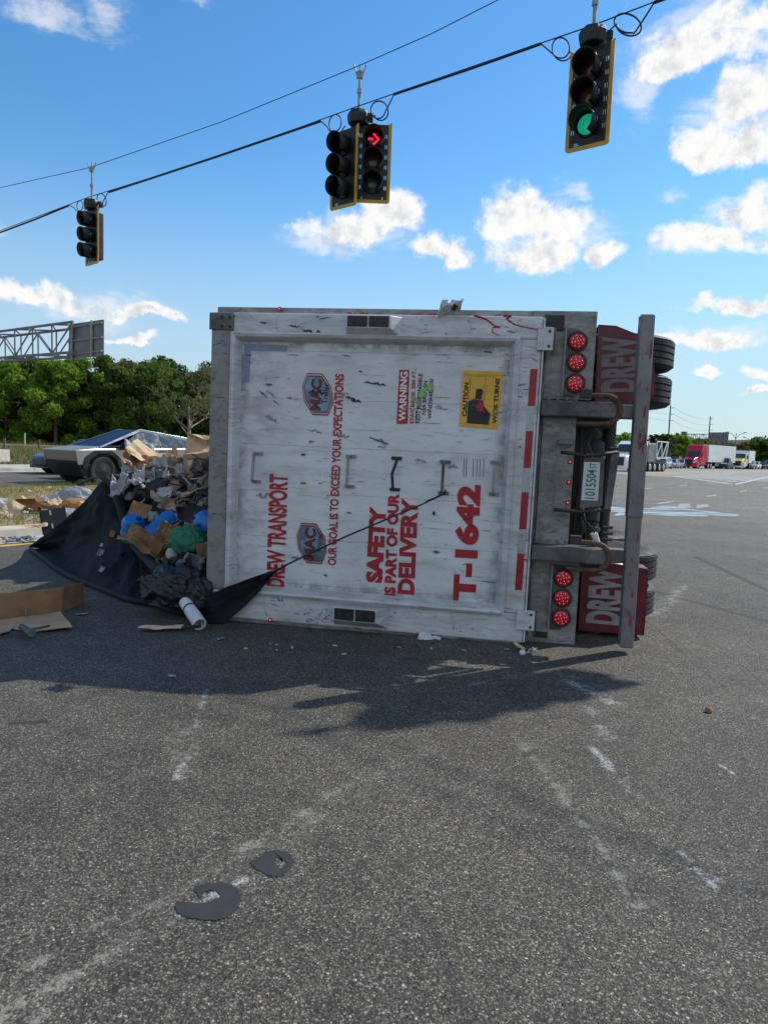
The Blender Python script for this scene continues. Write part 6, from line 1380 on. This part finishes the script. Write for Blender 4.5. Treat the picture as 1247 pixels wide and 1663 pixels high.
for (px, D, c_, k, lb) in cars: car(place_px(px, D), HD, c_, lb, k)
bt = place_px(1200, 126); semi(bt, HD, 'paint_white', 'white box truck with a yellow bonnet behind the black pickup', 3.4, True, 'day', 'wallpanel', 6, 'paint_yellow')

# ------------------------------------------------------------------ trees
def limb(m, p, d, L, r, depth, rs, tips, n=5):
    pts = [p]; q = p.copy(); dd_ = d.copy()
    for k in range(n):
        dd_ = (dd_+Vector((rs.gauss(0, .12), rs.gauss(0, .12), rs.gauss(.05, .08)))).normalized(); q = q+dd_*L/n; pts.append(q.copy())
    m.tube(pts, [r*(1-.65*k/n) for k in range(n+1)], 6 if depth else 5); tips.append(q)
    if depth > 0:
        for k in range(rs.randint(2, 4)):
            b = pts[rs.randint(2, n)]; nd = (dd_+Vector((rs.gauss(0, .7), rs.gauss(0, .7), rs.gauss(.15, .35)))).normalized(); limb(m, b, nd, L*rs.uniform(.5, .75), r*.45, depth-1, rs, tips, n)
def tree(loc, h, rx, label, mat='leaf_d', n=5200, seed=1, low=.12, leaf=.26, name='tree', clumps=26, group='trees behind the highway', bare=False):
    rs = random.Random(seed); root = empty(name, loc, rs.random()*6, label, 'tree', group)
    m = MB(); tips = []; m.tube([Vector((0, 0, -.2)), Vector((rs.gauss(0, .1), rs.gauss(0, .1), h*.25)), Vector((rs.gauss(0, .3), rs.gauss(0, .3), h*.55))], [h*.022, h*.017, h*.010], 9)
    for k in range(7):
        a = k*.9+rs.random(); b = Vector((0, 0, h*rs.uniform(.2, .5))); limb(m, b, Vector((math.cos(a), math.sin(a), rs.uniform(.6, 1.4))).normalized(), h*rs.uniform(.25, .42), h*.008, 2 if bare else 1, rs, tips)
    kid(m, 'trunk', 'bark', root, smooth=True)
    cs = []
    for k in range(clumps):
        a = rs.random()*6.283; t = rs.random(); z = low+(1-low)*t; rad_ = rx*math.sqrt(max(.05, 1-((z-.38)/.66)**2))*rs.uniform(.45, .95)
        cs.append((Vector((rad_*math.cos(a), rad_*math.sin(a), z*h*.94)), rs.uniform(.16, .30)*rx))
    cs.append((Vector((0, 0, h*.9)), rx*.3))
    if bare: cs = [(t_, .35) for t_ in tips]
    m = MB(); m.open = True
    for k in range(n):
        c, r_ = rs.choice(cs); d = Vector((rs.gauss(0, 1), rs.gauss(0, 1), rs.gauss(0, 1))).normalized(); p = c+Vector((d.x*r_, d.y*r_, d.z*r_*.75))*(rs.random()**.35)*1.15
        if p.z < .1: continue
        a = (d+Vector((rs.gauss(0, .8), rs.gauss(0, .8), rs.gauss(0, .8)))).normalized(); b = a.orthogonal().normalized(); c2 = a.cross(b); th = rs.random()*6.28; b, c2 = b*math.cos(th)+c2*math.sin(th), c2*math.cos(th)-b*math.sin(th); s_ = leaf*rs.uniform(.5, 1.15)
        m.add([p-b*s_, p+c2*s_*.55, p+b*s_, p-c2*s_*.55], [(0, 1, 2, 3)])
    kid(m, 'crown', mat, root)
    return root
def tpx(px, D): q = AT(px, 700, D); return Vector((q.x, q.y, 0))
def hpx(px, py, D): return AT(px, py, D).z
TREES = [(-70, 590, 80, 'leaf_d', 'dark tree beyond the left edge behind the sign gantry'), (-28, 590, 84, 'leaf_d', 'dense tree at the left edge of the tree line'), (10, 588, 82, 'leaf_b', 'bright green tree top left under the gantry arm'), (48, 572, 86, 'leaf_d', 'tall dark tree rising behind the gantry truss'),
         (92, 583, 80, 'leaf_b', 'lightest green tree just below the sign panel'), (130, 578, 88, 'leaf_b', 'broad green tree right of the sign panel foot'), (172, 574, 83, 'leaf_d', 'rounded tree top right of the sign panel'), (205, 580, 90, 'leaf_g', 'greyish tree above the stainless pickup windscreen'),
         (240, 585, 82, 'leaf_d', 'dark tree above the stainless pickup roof'), (272, 578, 88, 'leaf_d', 'tallest dark tree left of the bare one'), (338, 583, 90, 'leaf_g', 'tree with thin crown touching the trailer corner'), (380, 585, 92, 'leaf_d', 'dark tree hidden behind the trailer roof side'), (425, 590, 96, 'leaf_b', 'green tree hidden behind the left part of the trailer door'), (480, 600, 102, 'leaf_d', 'dark tree hidden behind the badges of the trailer'), (545, 612, 112, 'leaf_g', 'greyish tree hidden behind the middle of the trailer'), (610, 625, 125, 'leaf_d', 'farthest tree hidden behind the middle of the trailer')]
for i, (px, py, D, mt, lb) in enumerate(TREES): h = hpx(px, py, D); tree(tpx(px, D), h, 3.6+.5*(i % 3), lb, mt, 15000, 20+i, .0, .24, clumps=44)
# a back row that closes the gaps low down
for i, px in enumerate(range(-60, 400, 46)):
    lb = ('low dense tree in the back row, place %s from the left' % ('first second third fourth fifth sixth seventh eighth ninth tenth eleventh'.split()[i])); tree(tpx(px, 96), hpx(px, 604+6*(i % 2), 96), 4.6, lb, 'leaf_d', 11000, 60+i, .0, .34, clumps=44)
M['bark_pale'] = simple('pale_bark', (.26, .20, .15), .9, var=.3, scale=3)
bt_ = tree(tpx(308, 72), hpx(306, 585, 72), 3.0, 'half bare grey tree with thin branches beside the trailer edge', 'leaf_g', 5200, 45, .3, .13, 'bare_tree', bare=True)
for ch in bpy.data.objects:
    if ch.parent == bt_ and ch.name.startswith('trunk'): ch.data.materials[0] = M['bark_pale']
def palm(loc, h, label, seed):
    rs = random.Random(seed); root = empty('palm_tree', loc, rs.random()*6, label, 'palm tree', 'palms beyond the queue'); kid(MB().tube([(0, 0, -.1), (.1, 0, h*.5), (.05, .1, h)], [.22, .17, .18], 8), 'trunk', 'bark', root, smooth=True)
    m = MB(); m.open = True
    for k in range(34):
        a = rs.random()*6.28; el = rs.uniform(-.9, 1.2); L = rs.uniform(1.3, 1.9); p = Vector((.05, .1, h)); d = Vector((math.cos(a)*math.cos(el), math.sin(a)*math.cos(el), math.sin(el))); sd_ = Vector((-math.sin(a), math.cos(a), 0)); pts = []
        for i in range(7):
            q = p+d*L*i/6+Vector((0, 0, -.9*(i/6)**2)); pts.append(q)
        for i in range(6):
            for s in (-1, 1):
                for j in range(3):
                    q = pts[i].lerp(pts[i+1], j/3); m.add([q, q+sd_*s*.55*math.sin(math.pi*(i+1)/8)+Vector((0, 0, -.25))+d*.2, q+d*.12], [(0, 1, 2)])
    kid(m, 'crown', 'leaf_p', root)
for i, (px, py, D, lb) in enumerate(((1060, 700, 132, 'first palm right of the bumper post'), (1071, 697, 136, 'palm second from the bumper post'), (1081, 699, 130, 'palm crossed by the tall wooden pole'), (1089, 706, 140, 'shorter palm right of the tall wooden pole'))):
    palm(tpx(px, D), hpx(px, py+4, D)-1.0, lb, 200+i)
for i, (px, py, D, mt, lb, rx) in enumerate(((1016, 708, 120, 'leaf_b', 'green tree seen between the trailer frame and the bumper post', 4), (1000, 712, 140, 'leaf_d', 'tree behind the white truck cab', 5), (1100, 707, 150, 'leaf_b', 'rounded tree right of the palms', 4), (1122, 716, 160, 'leaf_d', 'tree behind the sign gantry column', 5), (1136, 716, 165, 'leaf_d', 'tree under the gantry truss above the red cab', 5),
                                           (1150, 719, 170, 'leaf_g', 'tree above the white box trailer', 5), (1190, 722, 200, 'leaf_g', 'tree in front of the tan building, left part', 6), (1206, 726, 190, 'leaf_d', 'dark tree in front of the tan building, right part', 5), (1226, 719, 180, 'leaf_g', 'tree right of the tan building', 5), (1243, 713, 175, 'leaf_d', 'dark tree at the right edge of the picture', 6), (1262, 712, 175, 'leaf_d', 'tree just beyond the right edge', 6), (1050, 724, 170, 'leaf_g', 'low tree behind the palm trunks', 6), (1075, 726, 180, 'leaf_d', 'low dark tree under the palms', 6))):
    tree(tpx(px, D), max(4, hpx(px, py, D)), rx, lb, mt, 3200, 300+i, .0, .5, group='trees beyond the queue')
# far woodland all along the horizon
m = MB(); m.open = True; rs = random.Random(9)
for k in range(26000):
    a = rad(rs.uniform(-75, 62)); D = rs.uniform(260, 330); x, y = D*math.sin(a), D*math.cos(a); hmax = 7+4*noise.noise(Vector((a*14, 0, 2)))+3*noise.noise(Vector((a*50, 0, 7))); z = rs.random()**.7*hmax
    s_ = rs.uniform(.8, 1.9); b = Vector((math.cos(a), -math.sin(a), 0)); c = Vector((rs.gauss(0, .3), rs.gauss(0, .3), 1)).normalized(); m.add([Vector((x, y, z))-b*s_, Vector((x, y, z))-c*s_*.6, Vector((x, y, z))+b*s_, Vector((x, y, z))+c*s_*.7], [(0, 1, 2, 3)])
tag(m.build('woodland', 'leaf_g'), 'distant band of woodland along the horizon', 'woodland', kind='stuff')

# ------------------------------------------------------------------ gantries, poles, fence, building
def truss(root, p, q, w, h, nb, mat='galv_d', r=.05):
    p = Vector(p); q = Vector(q); d = (q-p).normalized(); s = d.cross(Vector((0, 0, 1))).normalized()*w/2; up = Vector((0, 0, h/2)); cn = [-s-up, s-up, s+up, -s+up]
    for c in cn: kid(MB().cyl(p+c, q+c, r, n=6), 'truss_chord', mat, root)
    L = (q-p)/nb
    for k in range(nb):
        a = p+L*k; b = a+L
        for i in range(4):
            j = (i+1) % 4; u, v = (cn[i], cn[j]) if k % 2 else (cn[j], cn[i]); kid(MB().cyl(a+u, b+v, r*.6, n=5), 'truss_brace', mat, root)
        kid(MB().cyl(a+cn[0], a+cn[3], r*.6, n=5), 'truss_brace', mat, root); kid(MB().cyl(a+cn[1], a+cn[2], r*.6, n=5), 'truss_brace', mat, root)
colp = Vector((-21.9, 39.2, 0)); gt = empty('sign_gantry', colp, 0, 'grey cantilever truss gantry carrying the back of a large road sign above the trees', 'sign gantry')
tipb = AT(150, 579, 31.0)-colp; lb_ = AT(0, 586, 36.6)-colp
rt_ = AT(112, 553, 31.7)-colp; lf_ = AT(0, 564, 36.4)-colp; dirg = (rt_-lf_).normalized(); lf2 = lf_-dirg*2.6
truss(gt, lf2, rt_+dirg*1.5, 1.1, 1.28, 6, r=.06)
kid(MB().cyl((lf2.x, lf2.y, 0), (lf2.x, lf2.y, 7.4), .30, .22, 18), 'column', 'galv', gt, smooth=True)
kid(MB().box(lf2.x-1.2, lf2.x+1.15, lf2.y-.8, lf2.y+.8, 0, .72), 'footing', 'concrete', gt, bevel=.04)
# sign panel: its corners by eye
c0, c1, c2, c3 = [AT(x, y, D)-colp for x, y, D in ((113, 584, 31.2), (170, 577, 29.6), (170, 519, 29.6), (115, 527, 31.2))]
n_ = (c1-c0).cross(c3-c0).normalized()
kid(MB().slab([c0, c1, c2, c3], .06, n_), 'sign_panel', 'galv_d', gt, bevel=.02)
for t_ in (.15, .72): a = c0.lerp(c1, t_); b = c3.lerp(c2, t_); kid(MB().cyl(a-n_*.08 if (a-n_*.08+colp).y < (a+colp).y else a+n_*.12, b-n_*.08 if (a-n_*.08+colp).y < (a+colp).y else b+n_*.12, .06, n=6), 'sign_post', 'galv', gt)
for t_ in (.12, .5, .9): a = c0.lerp(c3, t_); b = c1.lerp(c2, t_); of = -n_*.05 if n_.y > 0 else n_*.1; kid(MB().cyl(a+of, b+of, .04, n=6), 'sign_stiffener', 'galv', gt)
# fence rail and marker post
fr0 = tpx(-60, 70)
fx = empty('rail_fence', tpx(20, 62), 0, 'low wooden rail fence in the tall grass left of the pickup', 'fence')
o0 = fx.location
fp = [tpx(px, 62)-o0 for px in (-50, 8, 64, 120)]
for p in fp: kid(MB().box(p.x-.07, p.x+.07, p.y-.07, p.y+.07, 0, 1.25), 'fence_post', 'bark', fx)
for a, b in zip(fp, fp[1:]): kid(MB().hexa([(a.x+.07, a.y-.09, .62), (b.x-.07, b.y-.09, .62), (b.x-.07, b.y-.05, .62), (a.x+.07, a.y-.05, .62), (a.x+.07, a.y-.09, .76), (b.x-.07, b.y-.09, .76), (b.x-.07, b.y-.05, .76), (a.x+.07, a.y-.05, .76)]), 'fence_rail', 'card_l', fx)
p = tpx(41, 68); tag(MB().box(p.x-.06, p.x+.06, p.y-.03, p.y+.03, 0, 1.75).build('marker_post', 'pvc', bevel=.02), 'slim white marker post standing in the tall grass', 'marker post')
# power poles, lamps, gantry and board on the right
def powerpole(px, pytop, D, label, arms=True):
    b = tpx(px, D); h = hpx(px, pytop, D); root = empty('utility_pole', b, 0, label, 'utility pole', 'utility poles'); kid(MB().cyl((0, 0, -.2), (0, 0, h), .17, .11, 8), 'pole', 'pole', root)
    if arms:
        for k in range(3): kid(MB().cyl((0, 0, h-.5-k*1.2), (.9, .3, h-.45-k*1.2), .05, n=5), 'insulator_arm', 'galv_d', root)
    return b, h
pA = powerpole(1085.5, 658, 133, 'tall wooden utility pole rising above the palms'); pB = powerpole(1151, 676, 150, 'tall wooden utility pole behind the red truck')
powerpole(1243, 716, 190, 'short utility pole near the right edge', False)
wa = empty('power_lines', pA[0], 0, 'faint power lines strung between the utility poles', 'power lines')
for k in range(3):
    a = Vector((.9, .3, pA[1]-.45-k*1.2)); b = pB[0]-pA[0]+Vector((.9, .3, pB[1]-.45-k*1.2)); e2 = a+(a-b)*1.3+Vector((0, 0, .6))
    for p_, q_ in ((a, b), (a, e2)): kid(MB().tube([p_.lerp(q_, t/8)+Vector((0, 0, -3.2*(t/8)*(1-t/8))) for t in range(9)], .018, 4), 'conductor', 'cable', wa)
gr = tpx(1110.5, 185); gt2 = empty('sign_gantry', gr, 0, 'distant gantry with a dark blank board above the white box trailer', 'sign gantry')
H2 = hpx(1112, 701, 185); kid(MB().cyl((0, 0, 0), (0, 0, H2), .75, n=14), 'column', 'galv_d', gt2)
bL = AT(1150, 720, 185)-gr; truss(gt2, (0, 0, hpx(1112, 709, 185)), (bL.x, bL.y, hpx(1150, 709, 185)), 1.4, 1.3, 6, r=.09)
q0, q1, q2, q3 = [AT(x, y, 185)-gr for x, y in ((1150, 727), (1181, 727), (1183, 702), (1152, 702))]
kid(MB().slab([q0, q1, q2, q3], .3, (0, 1, 0)), 'sign_panel', 'galv_d', gt2, bevel=.05)
kid(MB().cyl((q1.x-1, q1.y+.5, 0), (q1.x-1, q1.y+.5, q2.z), .35, n=10), 'column', 'galv_d', gt2)
def lamp(px, pyt, D, label):
    b = tpx(px, D); h = hpx(px, pyt, D); root = empty('street_lamp', b, 0, label, 'street lamp', 'street lamps beyond the queue'); kid(MB().cyl((0, 0, 0), (0, 0, h), .16, .09, 8), 'lamp_post', 'galv', root)
    for s in (-1, 1):
        kid(MB().tube([(0, 0, h-1.5), (s*1.0, 0, h-.3), (s*2.4, 0, h+.1)], .07, 5), 'lamp_arm', 'galv', root); kid(MB().hexa([(s*2.3-.4, -.15, h+.05), (s*2.3+.4, -.15, h+.05), (s*2.3+.4, .15, h+.05), (s*2.3-.4, .15, h+.05), (s*2.3-.3, -.1, h+.25), (s*2.3+.3, -.1, h+.25), (s*2.3+.3, .1, h+.25), (s*2.3-.3, .1, h+.25)]), 'lamp_head', 'galv', root)
lamp(1195, 703, 180, 'double street lamp right of the dark sign board'); lamp(1221, 711, 200, 'farther double street lamp before the tan building')
tag(MB().hexa([tuple(AT(x, y, 172)+Vector((0, dy, 0))) for y, dy_ in ((739, 0), (732, 0)) for x, dy in ((1183, 0), (1193, 0), (1193, .1), (1183, .1))]).build('road_sign', 'signgreen'), 'small green highway sign under the street lamp', 'road sign')
p = tpx(1206, 172); 
rsn = empty('road_sign', p, 0, 'grey back of a square road sign on a post beside the box truck', 'road sign'); zt = hpx(1206, 731, 172); kid(MB().box(-1.4, 1.4, -.05, .05, zt-2.1, zt), 'sign_panel', 'galv_d', rsn); kid(MB().cyl((0, .1, 0), (0, .1, zt-.3), .09, n=6), 'post', 'galv', rsn)
# tan building
bd = empty('office_building', tpx(1200, 340), 0, 'tan flat-roofed office building with rows of dark windows on the far right', 'building')
o0 = bd.location; ang_ = 0
xl, xm, xr = [AT(x, 740, 340).x-o0.x for x in (1176, 1212, 1238)]
zl, zr = hpx(1190, 716, 340), hpx(1225, 717, 340)
kid(MB().box(xl, xm-.01, 0, 26, 0, zl-.6), 'wall', 'concrete', bd); kid(MB().box(xm, xr, -3, 24, 0, zr), 'wall', 'tan_wall', bd); kid(MB().box(xm-.3, xr+.3, -3.3, 24, zr+.01, zr+.8), 'roof_cornice', 'tan_wall', bd)
kid(MB().box(xl-.2, xm-.2, -.3, 26, zl-.59, zl), 'roof_cornice', 'concrete', bd); kid(MB().prism([(xm+3, zr+.82), (xm+7, zr+.82), (xm+6, zr+2.4), (xm+4, zr+2.4)], -2, 2, 'y'), 'roof_gable', 'tan_wall', bd)
for fl in range(3):
    for k in range(6): x = xm+.8+k*1.25; kid(MB().box(x, x+.7, -3.06, -2.98, zr-2.6-fl*3.2, zr-1.0-fl*3.2), 'window', 'glassdark', bd)

# ------------------------------------------------------------------ one mesh object per loose piece for the countable small parts
def split_loose(o):
    me = o.data; n = len(me.vertices); par = list(range(n))
    def find(a):
        while par[a] != a: par[a] = par[par[a]]; a = par[a]
        return a
    for e in me.edges: a, b = find(e.vertices[0]), find(e.vertices[1]); par[a] = b
    isl = {}
    for p in me.polygons: isl.setdefault(find(p.vertices[0]), []).append(p)
    if len(isl) < 2: return
    kids = [c for c in bpy.data.objects if c.parent == o]
    first = None
    for ps in isl.values():
        idx = {}; vs = []; fs = []
        for p in ps:
            f = []
            for v in p.vertices:
                if v not in idx: idx[v] = len(vs); vs.append(tuple(me.vertices[v].co))
                f.append(idx[v])
            fs.append(f)
        m2 = bpy.data.meshes.new(o.name.split('.')[0]); m2.from_pydata(vs, [], fs); m2.update()
        for mt in me.materials: m2.materials.append(mt)
        for p in m2.polygons: p.use_smooth = ps[0].use_smooth
        if first is None: first = m2
        else: c = o.copy(); c.data = m2; COL.objects.link(c)
    o.data = first
for o in [x for x in bpy.data.objects if x.type == 'MESH' and x.parent and x.name.split('.')[0] in ('rivets', 'studs', 'hose', 'weld_bead', 'red_stripe', 'lamp_lens', 'chamber_bolts', 'wall_graphic', 'air_hoses', 'top_rail', 'tail_mark', 'wire_clamp', 'arrow_light')]: split_loose(o)
for o in bpy.data.objects:
    if o.name.startswith(('blue_smears', 'ribbed_scrape')): o['kind'] = 'stuff'
    for a, b in (('rivets', 'rivet'), ('studs', 'stud'), ('chamber_bolts', 'chamber_bolt'), ('air_hoses', 'air_hose')):
        if o.name.split('.')[0] == a: o.name = b
